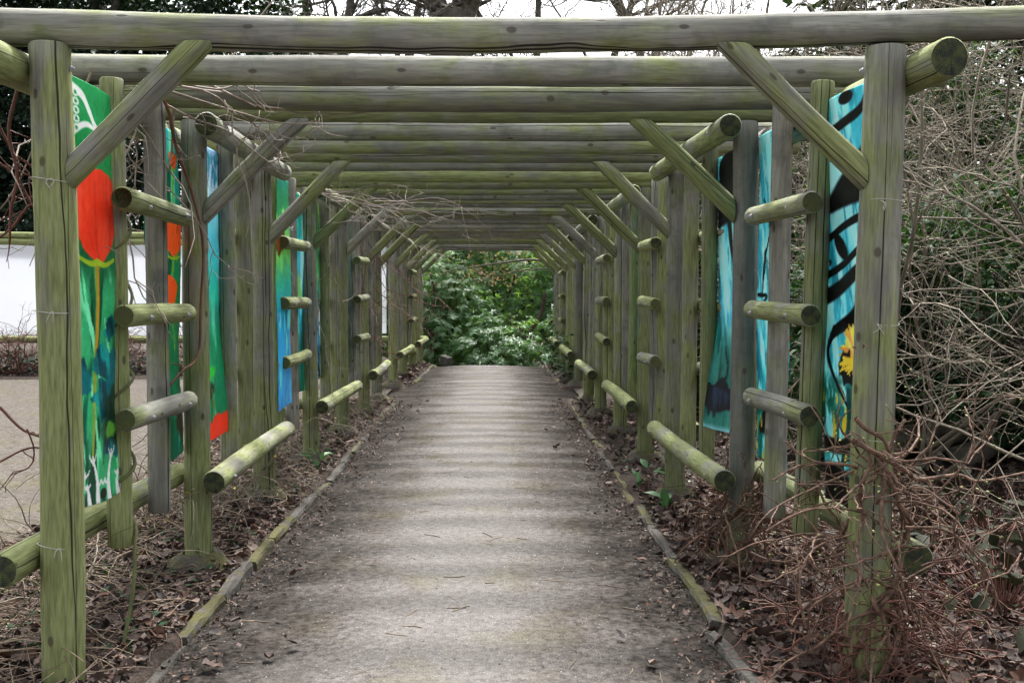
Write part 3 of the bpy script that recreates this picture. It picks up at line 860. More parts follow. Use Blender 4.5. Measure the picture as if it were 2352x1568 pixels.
def art_black_swirl(p):
    cyan_base(p)
    p.wash((25, 110, 90), .45, .62, 7, 3.5, 5, sstep(.66, .72, p.v) * (1 - sstep(.85, .9, p.v))); p.wash((205, 190, 60), .62, .68, 9, 5, 6, sstep(.7, .75, p.v))
    p.ell(.62, .015, .12, .016, BLK); p.line([(.25, -.02), (.35, .05), (.7, .075), (1.05, .085)], .038, BLK)
    s_ = p.u * .0
    p.fill(BLK, sstep(0, .02, p.v - (.085 + .15 * (p.u) ** 1.1)) * (1 - sstep(0, .012, p.v - (.262 + .022 * np.abs(p.u - .3)))))
    p.line([(-.1, .29), (.35, .305), (.7, .325), (1.1, .35)], .03, BLK); p.ell(.72, .37, .18, .022, BLK, rot=-.5); p.ell(.28, .335, .08, .013, BLK, rot=-.5)
    p.line([(-.1, .345), (.3, .375), (.65, .415), (1.1, .44)], .03, BLK); p.line([(-.1, .39), (.35, .43), (.7, .47), (1.1, .495)], .05, BLK, .065); p.ell(1.0, .405, .06, .008, BLK)
    p.line([(-.1, .45), (.15, .465), (.45, .54), (.8, .58)], .075, BLK, .045); p.line([(.8, .575), (.92, .62), (.8, .68), (.5, .76)], .042, BLK, .012)
    for q in range(130):
        a = R.uniform(-2.6, .6); L = R.uniform(.08, .26); c = [(252, 215, 85), (250, 190, 70), (253, 234, 130), (240, 165, 80)][q % 4]
        p.line([(.42, .63), (.42 + L * math.cos(a) * .6, .63 + L * math.sin(a) * .6 / p.a), (.42 + L * math.cos(a), .63 + L * math.sin(a) / p.a + .006)], .016, c, .008)
    k = p.ell(.46, .68, .22, .036, BLK, .1, .3)
    for q in range(26): p.line([(.43 + R.uniform(-.2, .2), .64), (.43 + R.uniform(-.25, .25), .64 + R.uniform(.01, .04))], .014, (245, 200, 60), .006)
    p.line([(.5, .72), (.5, .8), (.6, .9), (.55, 1)], .03, (20, 70, 70)); 
    p.line([(-.1, .8), (.3, .835), (.7, .86), (1.1, .855)], .045, BLK, .06); p.line([(.1, .87), (.15, .92), (0, .96)], .05, BLK, .02)
    p.fill(BLK, sstep(0, .02, p.v - (.985 - .09 * np.sin(np.clip((p.u - .12) / .9, 0, 1) * PI * .62) ** .6)) * sstep(.02, .1, p.u - (1 - p.v) * .6))
def art_red_brush(p):
    cyan_base(p)
    p.line([(.1, .2), (.3, .205), (.45, .24)], .09, BLK, .05); p.line([(.8, .2), (.6, .3), (.75, .4)], .02, BLK); p.line([(.45, .26), (.35, .32), (.2, .4)], .02, BLK); p.line([(.6, .26), (.5, .34), (.4, .45)], .02, BLK)
    for q in range(7): p.line([(.75, .36 + q * .004), (.6 + .03 * q, .4 + .01 * q)], .014, BLK, .006)
    p.line([(.7, .36), (.75, .46), (.8, .5)], .03, BLK, .01); p.line([(.95, .49), (.6, .5), (.9, .53)], .02, BLK)
    for q in range(60):
        a = R.uniform(0, 6.28); L = R.uniform(.1, .3); p.line([(.2, .63), (.2 + L * math.cos(a), .63 + L * math.sin(a) / p.a * 1.6)], .014, (240, 70, 60), .006)
    p.wash((20, 120, 110), .5, .65, 7, 3, 5, sstep(.72, .8, p.v)); p.ell(.65, .89, .28, .038, BLK, .1, .15, rot=.3); p.wash((200, 190, 60), .6, .66, 12, 5, 8, sstep(.85, .9, p.v))
def art_black_leaf(p):
    cyan_base(p)
    p.fill((26, 28, 34), sstep(0, .02, p.v - (.06 + .03 * np.abs(p.u - .4))) * (1 - sstep(0, .02, p.v - (.2 + .06 * p.u))))
    p.line([(-.1, .02), (.4, .012), (.9, .05), (.6, .075), (-.1, .06)], .07, BLK); p.ell(.4, .035, .08, .009, BLK); p.ell(.7, .03, .07, .008, BLK)
    p.line([(.6, .24), (.45, .35), (.3, .45)], .07, BLK, .02); p.line([(.2, .26), (.15, .4)], .05, BLK, .02)
    p.wash((90, 190, 215), .5, .62, 9, 4, 5, sstep(.45, .5, p.v) * (1 - sstep(.6, .65, p.v)))
    p.fill((18, 105, 90), sstep(.55, .75, p.v) * .75); p.wash((70, 200, 170), .52, .66, 7, 1.6, 6, sstep(.55, .7, p.v)); p.wash((8, 60, 55), .55, .66, 6, 1.8, 7, sstep(.55, .7, p.v) * .8)
    p.ell(.7, .89, .38, .055, (16, 24, 38), .1, .3); p.wash((40, 70, 110), .5, .7, 8, 4, 8, p.ell(.7, .89, .3, .045, (16, 24, 38)) * .6)
    p.line([(.6, .85), (.5, .78), (.6, .7)], .015, (12, 30, 30)); p.fill((170, 225, 240), sstep(.975, 1, p.v) * .7)

def tie_ring(parent, x, y, z, r, mat, tail=True, seed=0, wob=.006):
    a = np.linspace(0, 2 * PI, 22); rg = np.random.default_rng(seed)
    P = np.stack([x + r * np.cos(a), y + r * np.sin(a), z + wob * np.sin(a + rg.uniform(0, 6)) + .004 * np.sin(2 * a)], -1)
    ps = [P]; rs = [np.full(22, .0018)]
    if tail:
        k = np.array([x + rg.uniform(-.5, .5) * r, y - r - .002, z])
        for q in range(2): 
            ps.append(smooth([k, k + V3(rg.uniform(-.02, .02), -.008, -.012), k + V3(rg.uniform(-.03, .03), -.006, -.03 - .02 * rg.random())], 6)); rs.append(np.full(6, .0016))
    return tube_obj('tie', ps, rs, M['twine'], parent, 5)
def ring_mesh():
    V = []; F = []
    for i, (r, z) in enumerate(((.006, .0), (.0065, .002), (.011, .0025), (.0125, 0))):
        for q in range(10): V.append((r * math.cos(q * PI / 5), r * math.sin(q * PI / 5), z))
    for i in range(3):
        for q in range(10): F.append((i * 10 + q, i * 10 + (q + 1) % 10, i * 10 + 10 + (q + 1) % 10, i * 10 + 10 + q))
    return mesh_from('grommet', np.array(V), np.array(F))
GROM = ring_mesh()
def banner(x, y0, y1, z0, z1, art, label, seed, side, nu=36, nv=200, flare=0.0, twist=0.0, ties=(), detail=True, x1=None):
    """hanging strip; y0 near edge, y1 far edge; flare pushes the far lower corner towards the path"""
    a = (z1 - z0) / (y1 - y0)
    p = Paint(nu, nv, a, seed); art(p)
    u, v = p.u, p.v
    xe = x if x1 is None else x1
    X = x + (xe - x) * u + side * -.012 * np.sin(u * PI) * (1 - .3 * v) + .008 * np.sin(v * 9 + seed) * np.sin(u * 3 + seed) + .012 * (fbm(u * 3, v * 9, seed + 5, 3) - .5)
    X = X - side * flare * (u ** 1.5) * sstep(.55, 1.0, v) - side * twist * (v - .5) * (u - .5)
    Y = y0 + (y1 - y0) * u + flare * .3 * u * sstep(.5, 1, v)
    Z = z1 + (z0 - z1) * v + .01 * np.sin(u * 5 + seed) * v
    b = empty('banner', (x, (y0 + y1) / 2, z0))
    tag(b, label, 'banner', 'printed banners hung between the pergola posts')
    V = np.stack([X - x, Y - (y0 + y1) / 2, Z - z0], -1).reshape(-1, 3)
    i = np.arange(nu - 1)[None, :] + np.arange(nv - 1)[:, None] * nu
    F = np.stack([i, i + 1, i + 1 + nu, i + nu], -1).reshape(-1, 4)
    me = mesh_from('sheet', V, F)
    ca = me.color_attributes.new('print', 'FLOAT_COLOR', 'POINT')
    pc = p.c + (fbm(u * 30, v * a * 30, seed + 70, 3)[..., None] - .5) * 26
    rgb = lin(np.clip(pc * 1.12 + 10 * (p.c.max(-1, keepdims=True) > 60), 0, 252)).reshape(-1, 3)
    ca.data.foreach_set('color', np.hstack([rgb, np.ones((len(rgb), 1))]).astype(np.float32).ravel())
    sh = obj('sheet', me, M['print'], b)
    mod = sh.modifiers.new('thickness', 'SOLIDIFY'); mod.thickness = .0012
    if detail:
        VV = V.reshape(nv, nu, 3)
        for uu in (1, nu - 2):
            for vv in (.02, .21, .41, .6, .8, .985):
                q = VV[int(vv * (nv - 1)), uu]
                g = obj('grommet', GROM, M['steel'], b)
                g.location = (q[0] - side * .004, q[1], q[2]); g.rotation_euler = (0, -side * PI / 2, 0)
                if uu > 1 and vv < .95:
                    st = q + V3(-side * .004, .0, 0); en = q + V3(side * R.uniform(-.03, .02), R.uniform(.05, .09), R.uniform(-.02, .02))
                    tube_obj('tie', [smooth([st, (st + en) / 2 + V3(0, 0, -.006), en], 5), smooth([st, (st + en) / 2 + V3(0, 0, -.02), en + V3(0, 0, -.025)], 5)], [np.full(5, .0018)] * 2, M['twine'], b, 4)
        for (tx, ty, tz, tr) in ties: tie_ring(b, tx - x, ty - (y0 + y1) / 2, tz - z0, tr, M['twine'], True, int(tz * 100))
    return b
def gap(side, k, which):
    if which == 0: return PY[k] + .045, slat_y[(side, k, 0)] - .035
    return slat_y[(side, k, 1)] + .045, PY[k + 1] - .02
XL0 = -1.725
y0, y1 = gap(-1, 0, 0)
banner(-1.715, y0, y1 - .01, .645, 2.42, art_big_tulip, 'green banner with one large red tulip and white flowers, behind the nearest left post', 1, -1, 70, 420, ties=((XLs[0], PY[0], 1.985, .082), (XLs[0], PY[0], 1.475, .082), (XLs[0], PY[0], .55, .083)))
y0, y1 = gap(-1, 0, 1)
banner(-1.775, y0 - .03, y1 - .04, .64, 2.43, art_tulips, 'green banner with several orange tulips, left side before the second post', 2, -1, 44, 260)
y0, y1 = gap(-1, 1, 0)
banner(-1.765, y0, y1 + .01, .65, 2.43, art_sky_tulip, 'pale blue and green banner with a red tulip at its foot, behind second left post', 3, -1, 44, 260, flare=.05)
y0, y1 = gap(-1, 2, 0)
banner(-1.665, PY[2] + .13, PY[2] + .66, .64, 2.43, art_sunflower, 'banner with a green sunflower over bright blue, behind the third left post', 4, -1, 40, 220)
y0, y1 = gap(-1, 2, 1)
banner(-1.775, y0, y1, .64, 2.43, lambda p: art_teal(p, (150, 200, 120)), 'narrow teal banner on the left just before the fourth post', 5, -1, 30, 180)
y0, y1 = gap(-1, 3, 0)
banner(-1.765, y0, y1, .7, 2.43, art_arum, 'green and blue banner with black curves, behind the fourth left post', 6, -1, 36, 200)
y0, y1 = gap(-1, 4, 0)
banner(-1.765, y0, y1, .64, 2.43, lambda p: art_teal(p, (225, 215, 130)), 'teal banner with a cream yellow flower, behind the fifth left post', 8, -1, 30, 180, detail=False)
y0, y1 = gap(-1, 5, 0)
banner(-1.765, y0, y1, .64, 2.43, lambda p: (art_teal(p, (40, 150, 60)), p.fill((20, 135, 60), sstep(.6, .75, p.v) * .8)), 'teal banner turning grass green below, left before the opening', 9, -1, 26, 160, detail=False)
y0, y1 = gap(-1, 8, 0)
banner(-1.765, y0, y1, .6, 2.4, lambda p: art_teal(p, (60, 190, 190)), 'distant turquoise banner near the far left end of the pergola', 10, -1, 26, 160, detail=False)
y0, y1 = gap(1, 0, 0)
banner(1.56, y0, y1 + .02, .6, 2.42, art_black_swirl, 'cyan banner with bold black swirls and a yellow flower, behind nearest right post', 11, 1, 84, 460, ties=((XRs[0] + .002, PY[0], 1.905, .081), (XRs[0] - .006, PY[0], 1.425, .082), (XRs[0] - .015, PY[0], .955, .083)), x1=1.525)
y0, y1 = gap(1, 0, 1)
banner(1.515, y0 - .03, y1 - .04, .62, 2.42, art_red_brush, 'cyan banner with thin black lines and a red brush flower, right before second post', 12, 1, 44, 260, x1=1.49)
y0, y1 = gap(1, 1, 0)
banner(1.465, y0, y1 + .03, .68, 2.42, art_black_leaf, 'teal banner with black top and dark beetle-like shape, behind the second right post', 13, 1, 50, 280, flare=.11)
y0, y1 = gap(1, 3, 0)
banner(1.44, y0, y1, .66, 2.42, lambda p: art_teal(p, (60, 190, 140)), 'green-teal banner on the right behind the fourth post', 14, 1, 26, 160, detail=False)
y0, y1 = gap(1, 5, 0)
banner(1.43, y0, y1, .66, 2.42, lambda p: (art_teal(p, (200, 80, 50)), p.ell(.5, .08, .5, .05, (230, 110, 50))), 'banner with orange top and dark foot, far right beside the opening', 15, 1, 26, 160, detail=False)

# ------------------------------------------------------------------ white screen fence beyond the gravel court
fence = empty('screen_fence', (-8, 21.5, 0))
tag(fence, 'log fence hung with white sheets beyond the gravel court', 'fence')
FX = [-14.4, -11.4, -8.4, -5.2, -2.05]
for i, x in enumerate(FX): log('post', (x + 8, .12, -.1), (x + 8, .12, 2.62), .085, .08, fence, algae=.6, seed=60 + i)
for i in range(4):
    a, b = FX[i] + 8, FX[i + 1] + 8
    for z, yy, r in ((2.66, .02, .07), (2.53, -.05, .07), (.6, -.03, .075)):
        log('rail', (a - .1, yy, z + .01), (b + .1, yy + .01, z - .01), r, r - .006, fence, algae=.66, seed=70 + i * 3 + int(z * 10))
    n1, n2 = 40, 30
    U, V_ = np.meshgrid(np.linspace(0, 1, n1), np.linspace(0, 1, n2))
    VV = np.stack([a + .12 + (b - a - .24) * U, -.14 - .03 * np.sin(PI * U) * np.sin(PI * V_) + .014 * np.sin(U * 9 + V_ * 4 + i) + .01 * fbm(U * 8, V_ * 8, i), .7 + 1.76 * V_ + .02 * np.cos(U * PI * 2) * (1 - 2 * V_)], -1).reshape(-1, 3)
    q = np.arange(n1 - 1)[None, :] + np.arange(n2 - 1)[:, None] * n1
    obj('sheet', mesh_from('sheet', VV, np.stack([q, q + 1, q + 1 + n1, q + n1], -1).reshape(-1, 4)), M['plain_white'], fence)

# ------------------------------------------------------------------ woody plants
def grow(base, ndirs, spec, grav0=0.0, spread=None):
    """spec: list of (count, length, r0, r1, npts, amp, grav) per level; returns polys/radii per level and all tips"""
    out = []; tips = []
    parents = None
    for lv, (cnt, ln, r0, r1, n, amp, gr) in enumerate(spec):
        ps, rs = [], []
        if lv == 0:
            for d in ndirs:
                L = ln * R.uniform(.75, 1.2)
                ps.append(wander(np.array(base) + V3(R.normal() * .12, R.normal() * .12, 0), d, L, n, amp, gr)); rs.append(taper(r0 * R.uniform(.7, 1.2), r1, n))
        else:
            for P in parents:
                m = len(P)
                for c in range(cnt):
                    f = R.uniform(.2, 1) * (m - 1.001); i = int(f)
                    s0 = P[i] + (P[i + 1] - P[i]) * (f - i)
                    t = unit(P[i + 1] - P[i])
                    d = unit(t * .75 + rdir() * .9)
                    L = ln * R.uniform(.5, 1.25)
                    ps.append(wander(s0, d, L, n, amp, gr)); rs.append(taper(r0 * R.uniform(.7, 1.1), r1, n))
        out.append((ps, rs)); parents = ps
    return out
OCT = leaf_small(.55, .0)
def bud_mesh(pts, dirs, size):
    tv = np.array([(0, 0, 0), (-.35, .4, 0), (.18, .4, .3), (.18, .4, -.3), (0, 1, 0)]); tf = np.array([(0, 2, 1), (0, 3, 2), (0, 1, 3), (1, 2, 4), (2, 3, 4), (3, 1, 4)])
    return scatter((tv, tf), pts, frames(dirs), size * R.uniform(.7, 1.3, len(pts)))
def stuff_tube(name, ps, rs, mat, t, k): return tag(tube_obj(name, ps, rs, M[mat], t, k), kind='stuff')
def bare_shrub(loc, dirs, spec, label, mat, group=None, buds=0.0, bud_size=.013, name='bare_shrub', cat='shrub', k=3, kmain=6, xmin=None, split=True):
    t = empty(name, loc); tag(t, label, cat, group)
    lv = grow((0, 0, 0), dirs, spec)
    if xmin is not None:
        for i in range(len(lv)):
            ok = [j for j, P in enumerate(lv[i][0]) if (P[:, 0] + loc[0]).min() > xmin and (P[:, 2]).min() > -.05]
            lv[i] = ([lv[i][0][j] for j in ok], [lv[i][1][j] for j in ok])
    if split:
        for P, r in zip(*lv[0]): tube_obj('stem', [P], [r], M[mat], t, kmain)
    else: stuff_tube('stems', lv[0][0], lv[0][1], mat, t, kmain)
    for i in range(1, len(lv)):
        stuff_tube('branches' if i == 1 else 'twigs', lv[i][0], lv[i][1], mat, t, 4 if i == 1 else k)
    if buds:
        pts, dr = [], []
        for P in lv[-1][0]:
            for q in range(1, len(P)):
                if R.random() < buds: pts.append(P[q]); dr.append(unit(P[q] - P[q - 1]) + R.normal(size=3) * .4)
        Vb, Fb = bud_mesh(np.array(pts), np.array(dr), bud_size)
        tag(obj('buds', mesh_from('buds', Vb, Fb), M['bud'], t), kind='stuff')
    return t
def fan(n, tilt0, tilt1, az0=0, az1=2 * PI):
    o = []
    for i in range(n):
        a = az0 + (az1 - az0) * (i + R.random()) / n; t = math.radians(R.uniform(tilt0, tilt1))
        o.append(V3(math.cos(a) * math.sin(t), math.sin(a) * math.sin(t), math.cos(t)))
    return o
SHR = [(0, 4.4, .02, .007, 14, .15, -.012), (8, 1.7, .0075, .0035, 8, .2, -.01), (6, .75, .0036, .0022, 6, .24, .0), (3, .26, .0023, .0015, 4, .28, .03)]
shrubs = [((4.6, 6.0, 0), 'budding grey-twigged shrub at the right edge, nearest the camera'), ((3.5, 8.6, 0), 'budding grey-twigged shrub behind the second right post'), ((5.6, 8.2, 0), 'tall budding grey shrub at upper right behind the nearest post'),
          ((3.3, 11.6, 0), 'budding grey-twigged shrub midway along the right side'), ((5.4, 12.0, 0), 'tall bare shrub farther back on the right, behind the budding ones')]
for i, (l, lab) in enumerate(shrubs):
    bare_shrub(l, fan(15, 8, 66), SHR, lab, 'twig_grey', 'bare budding shrubs along the right side', .28, .016, xmin=1.85)
TALL = [(0, 6.6, .045, .014, 16, .1, .02), (9, 2.2, .014, .006, 8, .18, .02), (8, .9, .006, .004, 6, .22, .02), (3, .35, .004, .003, 4, .28, .03)]
for l, lab in [((2.9, 16.8 + 2, 0), 'tall bare shrub rising above the right roof edge near the opening'), ((4.9, 17.6, 0), 'tall bare shrub above the right side, second behind the opening'), ((2.6, 14.2, 0), 'tall bare shrub showing over the beams right of centre')]:
    bare_shrub(l, fan(12, 4, 34), TALL, lab, 'twig_grey', 'tall bare shrubs above the right roof edge', .3, .025, xmin=1.75)
# evergreen masses
def evergreen(name, loc, radii, cz, nclump, nper, cr, lsize, mat, label, cat, group=None, wd=.5, trunk=.1, bark='bark', droop=.2, shell=.55, tpl=None, nstem=5, part='foliage', flat=.7):
    t = empty(name, loc); tag(t, label, cat, group)
    pos, out = cloud((0, 0, cz), radii, nclump, nper, cr, shell, flat)
    ok = pos[:, 2] > .05; pos, out = pos[ok], out[ok]
    n = len(pos)
    d = out * V3(1, 1, .5) + R.normal(size=(n, 3)) * .5 + V3(0, 0, -droop)
    up = np.tile(V3(0, 0, 1), (n, 1)) + out * .5 + R.normal(size=(n, 3)) * .35
    Vv, Ff = scatter(tpl or leaf_tpl(wd, .1, .15), pos, frames(d, up), lsize * R.uniform(.65, 1.25, n))
    tag(obj(part, mesh_from(part, Vv, Ff), M[mat], t), kind='stuff')
    ps, rs = [], []
    for i in range(nstem):
        a = R.uniform(0, 2 * PI); top = V3(math.cos(a) * radii[0] * .6, math.sin(a) * radii[1] * .6, cz + radii[2] * R.uniform(.3, .8))
        ps.append(smooth([V3(R.normal() * .1, R.normal() * .1, -.3), top * V3(.25, .25, .35) + R.normal(size=3) * .12, top * V3(.6, .6, .7) + R.normal(size=3) * .15, top], 12)); rs.append(taper(trunk * R.uniform(.7, 1.1), trunk * .2, 12))
    for P, r_ in zip(ps, rs): tube_obj('trunk', [P], [r_], M[bark], t, 7)
    return t
for i, (l, r, cz, lab) in enumerate([((3.5, 9.9, 0), (.9, .9, 1.1), 1.05, 'small dark laurel seen between the right slats near the second post'), ((5.9, 7.6, 0), (1.1, 1.0, 1.2), 1.2, 'dark laurel low at the right edge among the twigs'), ((4.6, 9.8, 0), (1.5, 1.6, 1.3), 1.25, 'dark glossy laurel bush low behind the right-hand twigs'), ((3.1, 14.0, 0), (1.2, 1.5, 1.7), 1.6, 'dark laurel bush right of the pergola before the opening'),
                                  ((7.0, 9.6, 0), (2.0, 2.2, 2.2), 2.0, 'large dark laurel at the right edge behind the budding shrubs'), ((6.4, 14.5, 0), (2.3, 2.2, 2.6), 2.4, 'big dark laurel mass farther back on the right')]):
    evergreen('laurel_bush', l, r, cz, int(115 * r[0] * r[2] / 2), 75, .36, .125, 'laurel', lab, 'bush', 'dark evergreen bushes on the right', .45)
SM = leaf_small(.75, .08)
for l, r, cz, tr, lab in [((8.5, 19, 0), (3.6, 3.5, 4.2), 5.0, .3, 'tall dark evergreen tree behind the right-hand shrubs'), ((4.8, 22.5, 0), (2.6, 2.6, 3.0), 3.2, .2, 'dark evergreen tree right of the far end of the pergola'), ((-3, 40, -1.5), (5, 2, 3.4), 3.6, .3, 'dark evergreen mass far behind the rhododendrons, left of the path line'), ((4, 41, -1.5), (5, 2, 3.6), 3.8, .3, 'dark evergreen mass far behind the rhododendrons, right of the path line'), ((12, 13, 0), (3.5, 4, 4.5), 4.6, .3, 'broad dark evergreen tree beyond the right edge of the shrubs'),
                      ((-17, 33, 0), (5.4, 3.5, 6.4), 6.9, .4, 'dark ivy-clad tree at the far left behind the white sheets'), ((-13.2, 33.5, 0), (3.8, 3.2, 6.8), 7.4, .4, 'dark ivy-clad tree left of the sky gap behind the white sheets'), ((-8.4, 34, 0), (3.3, 3, 6.2), 6.9, .35, 'dark evergreen tree right of the sky gap behind the white sheets'), ((-4.6, 33, 0), (2.0, 2.4, 3.6), 3.8, .25, 'smaller dark evergreen behind the right end of the white sheets')]:
    evergreen('evergreen_tree', l, r, cz, int(9 * r[0] * r[2]), 170, .75, .19, 'ivy_dark', lab, 'tree', 'dark evergreen trees behind', .6, tr, 'bark', .2, .45, SM, 4, 'crown', .75)

# rhododendrons closing the view
def rhododendron(loc, radii, cz, n, label, lsize=.13, stems=True):
    t = empty('rhododendron', loc); tag(t, label, 'bush', 'rhododendrons closing the end of the path')
    pos, out = cloud((0, 0, cz), radii, int(n * 2.9) // 12, 12, .38, .35, .8)
    m = len(pos); ax = out / np.linalg.norm(out, axis=1, keepdims=True) * .55 + V3(0, -.15, .75)
    Fm = frames(ax)                       # y = axis
    k = 9
    a = np.arange(k)[None] * 2 * PI / k + R.uniform(0, 6, (m, 1)) + R.normal(size=(m, k)) * .12
    el = R.uniform(-.25, .55, (m, k)) - .1
    ld = np.stack([np.cos(a) * np.cos(el), np.sin(el), np.sin(a) * np.cos(el)], -1)
    D = np.einsum('mij,mkj->mki', Fm, ld).reshape(-1, 3)
    UP = np.repeat(Fm[:, :, 1], k, 0)
    PP = np.repeat(pos, k, 0)
    Vv, Ff = scatter(leaf_tpl(.3, .05, .14), PP, frames(D, UP), lsize * R.uniform(.7, 1.2, len(PP)))
    tag(obj('foliage', mesh_from('foliage', Vv, Ff), M['rhodo'], t), kind='stuff')
    ps, rs = [], []
    for i in range(7):
        aa = R.uniform(0, 2 * PI); top = V3(math.cos(aa) * radii[0] * .75, math.sin(aa) * radii[1] * .6, cz + radii[2] * R.uniform(.1, .7))
        ps.append(smooth([V3(R.normal() * .2, R.normal() * .2, -.3), top * V3(.3, .3, .3) + R.normal(size=3) * .2, top * V3(.55, .55, .7) + R.normal(size=3) * .25, top], 14)); rs.append(taper(.075 * R.uniform(.6, 1.2), .015, 14))
    for P, r_ in zip(ps, rs): tube_obj('trunk', [P], [r_], M['bark_red'], t, 6)
    return t
for l, r, cz, n, lab in [((-1.6, 28.6, -1.5), (1.5, 1.2, 1.9), 2.3, 560, 'glossy rhododendron at the left of the view through the pergola'), ((.1, 27.8, -1.5), (1.5, 1.0, 1.15), 1.35, 420, 'low glossy rhododendron in the middle at the path end'), ((2.2, 28.4, -1.5), (1.4, 1.2, 1.3), 1.5, 420, 'low glossy rhododendron at the right of the path end'),
                         ((-.4, 30.3, -1.6), (2.2, 1.2, 2.6), 3.4, 900, 'tall rhododendron behind the middle of the path end'), ((2.6, 30.2, -1.6), (1.9, 1.2, 2.5), 3.5, 760, 'tall rhododendron with bare forked stems behind the right'), ((-3.4, 31, -1.4), (1.8, 1.4, 2.4), 3.0, 560, 'rhododendron left of the far posts'), ((5, 31, -1.4), (2, 1.5, 2.6), 3.2, 560, 'rhododendron right of the far posts'), ((.8, 35, -1.5), (4.5, 1.6, 3.2), 4.6, 900, 'tallest rhododendron, far behind the others')]:
    rhododendron(l, r, cz, n, lab)
t = empty('leafless_rhododendron', (1.35, 28.9, -1.0)); tag(t, 'two bare forking reddish rhododendron stems in the gap at the path end', 'bush')
for P, r_ in zip([smooth([(0, 0, -.6), (-.35, 0, .35), (-.42, 0, 1.1), (-.38, 0, 1.5), (-.1, .1, 1.95), (.0, 0, 2.5)], 18), smooth([(.1, 0, -.6), (.12, 0, .5), (.25, 0, 1.2), (.5, 0, 1.9), (.85, 0, 2.4), (1.1, .1, 2.9)], 18), smooth([(-.4, 0, 1.25), (-.9, -.1, 1.45), (-1.4, 0, 1.3), (-1.7, 0, 1.5)], 12), smooth([(.05, 0, .5), (-.3, .1, .95), (-.9, .1, 1.2), (-1.3, .2, 1.15)], 12)], [taper(.075, .045, 18), taper(.08, .04, 18), taper(.05, .025, 12), taper(.055, .025, 12)]): tube_obj('trunk', [P], [r_], M['bark_red'], t, 8)

# bare trees against the sky
def bare_tree(loc, trunk_pts, r0, r1, spec, label, cat='tree'):
    t = empty('bare_tree', loc); tag(t, label, cat, 'bare trees behind the pergola')
    ps = [smooth(p, 16) for p in trunk_pts]; rs = [taper(a, b, 16) for a, b in zip(r0, r1)]
    for P, r_ in zip(ps, rs): tube_obj('trunk', [P], [r_], M['bark'], t, 10)
    allp = ps
    for i, (cnt, ln, a, b, n, amp, gr) in enumerate(spec):
        q, qr = [], []
        for P in allp:
            for c in range(cnt):
                f = R.uniform(.3, 1) * (len(P) - 1.001); j = int(f); s0 = P[j] + (P[j + 1] - P[j]) * (f - j)
                d = unit(unit(P[j + 1] - P[j]) * .6 + rdir() * V3(1, .6, 1)); 
                q.append(wander(s0, d, ln * R.uniform(.6, 1.2), n, amp, gr)); qr.append(taper(a, b, n))
        stuff_tube('limbs' if i == 0 else 'branches', q, qr, 'bark', t, 5 if i == 0 else 3); allp = q
    return t
bare_tree((-1.45, 36, -1.5), [[(0, 0, 0), (0, 0, 5), (.02, 0, 11.6), (.05, 0, 12.35)], [(-.25, 0, 11.0), (-.38, 0, 12.3), (-.62, 0, 13.4), (-.9, .2, 18)], [(.2, 0, 11.0), (.36, 0, 12.3), (.72, 0, 13.3), (1.2, 0, 18)]], (.72, .42, .55), (.66, .22, .3), [(9, 4.5, .09, .03, 9, .2, .03), (6, 2.2, .03, .012, 7, .25, .03), (4, 1.1, .012, .006, 5, .3, .03)], 'big forked bare tree trunk against the white sky')
for l, lab, s in [((-6.2, 38, -1), 'bare tree with thin trunk left of the forked trunk', 1), ((-3.9, 40, -1), 'slender leaning bare tree close left of the forked trunk', 2), ((3.4, 40, -1), 'fine-branched bare tree right of the forked trunk', 3), ((-9.6, 42, -1), 'bare tree showing above the dark evergreens', 4), ((-5.0, 36, -1), 'bare tree nearest the dark evergreen, left of the forked trunk', 5), ((1.2, 42, -1), 'thin bare tree just right of the forked trunk', 7), ((5.0, 36, -1), 'bare tree above the right part of the roof', 8)]:
    bare_tree(l, [[(0, 0, 0), (R.normal() * .3, 0, 4), (R.normal() * .6, 0, 9), (R.normal() * 1.6, 0, 15)]], (.26,), (.1,), [(16, 5, .075, .028, 9, .2, .05), (8, 2.4, .028, .014, 7, .25, .03), (5, 1.2, .014, .009, 5, .3, .03)], lab)
t = empty('maple', (.95, 27.0, -.85)); tag(t, 'low branch with small orange leaves across the top of the far view', 'tree')
br = [smooth([(1.4, 0, -.2), (1.3, 0, 1.6), (.9, .1, 2.85), (.2, 0, 3.2), (-1.0, 0, 3.1), (-2.2, .1, 2.9)], 18), smooth([(.9, .1, 2.85), (.3, 0, 3.45), (-.7, 0, 3.6), (-1.9, .1, 3.5)], 14), smooth([(.6, 0, 3.0), (-.2, .1, 2.95), (-.9, .1, 2.8), (-1.3, .1, 2.7)], 12)]
for P, r_ in zip(br, [taper(.06, .012, 18), taper(.03, .01, 14), taper(.02, .008, 12)]): tube_obj('branch', [P], [r_], M['bark'], t, 6)
pos = np.vstack([b[R.integers(len(b) // 2, len(b), 160)] for b in br]) + R.normal(size=(480, 3)) * V3(.4, .12, .16)
Vv, Ff = scatter(leaf_small(.7, .1), pos, frames(R.normal(size=(480, 3)), R.normal(size=(480, 3))), R.uniform(.035, .07, 480)); tag(obj('foliage', mesh_from('foliage', Vv, Ff), M['orange'], t), kind='stuff')

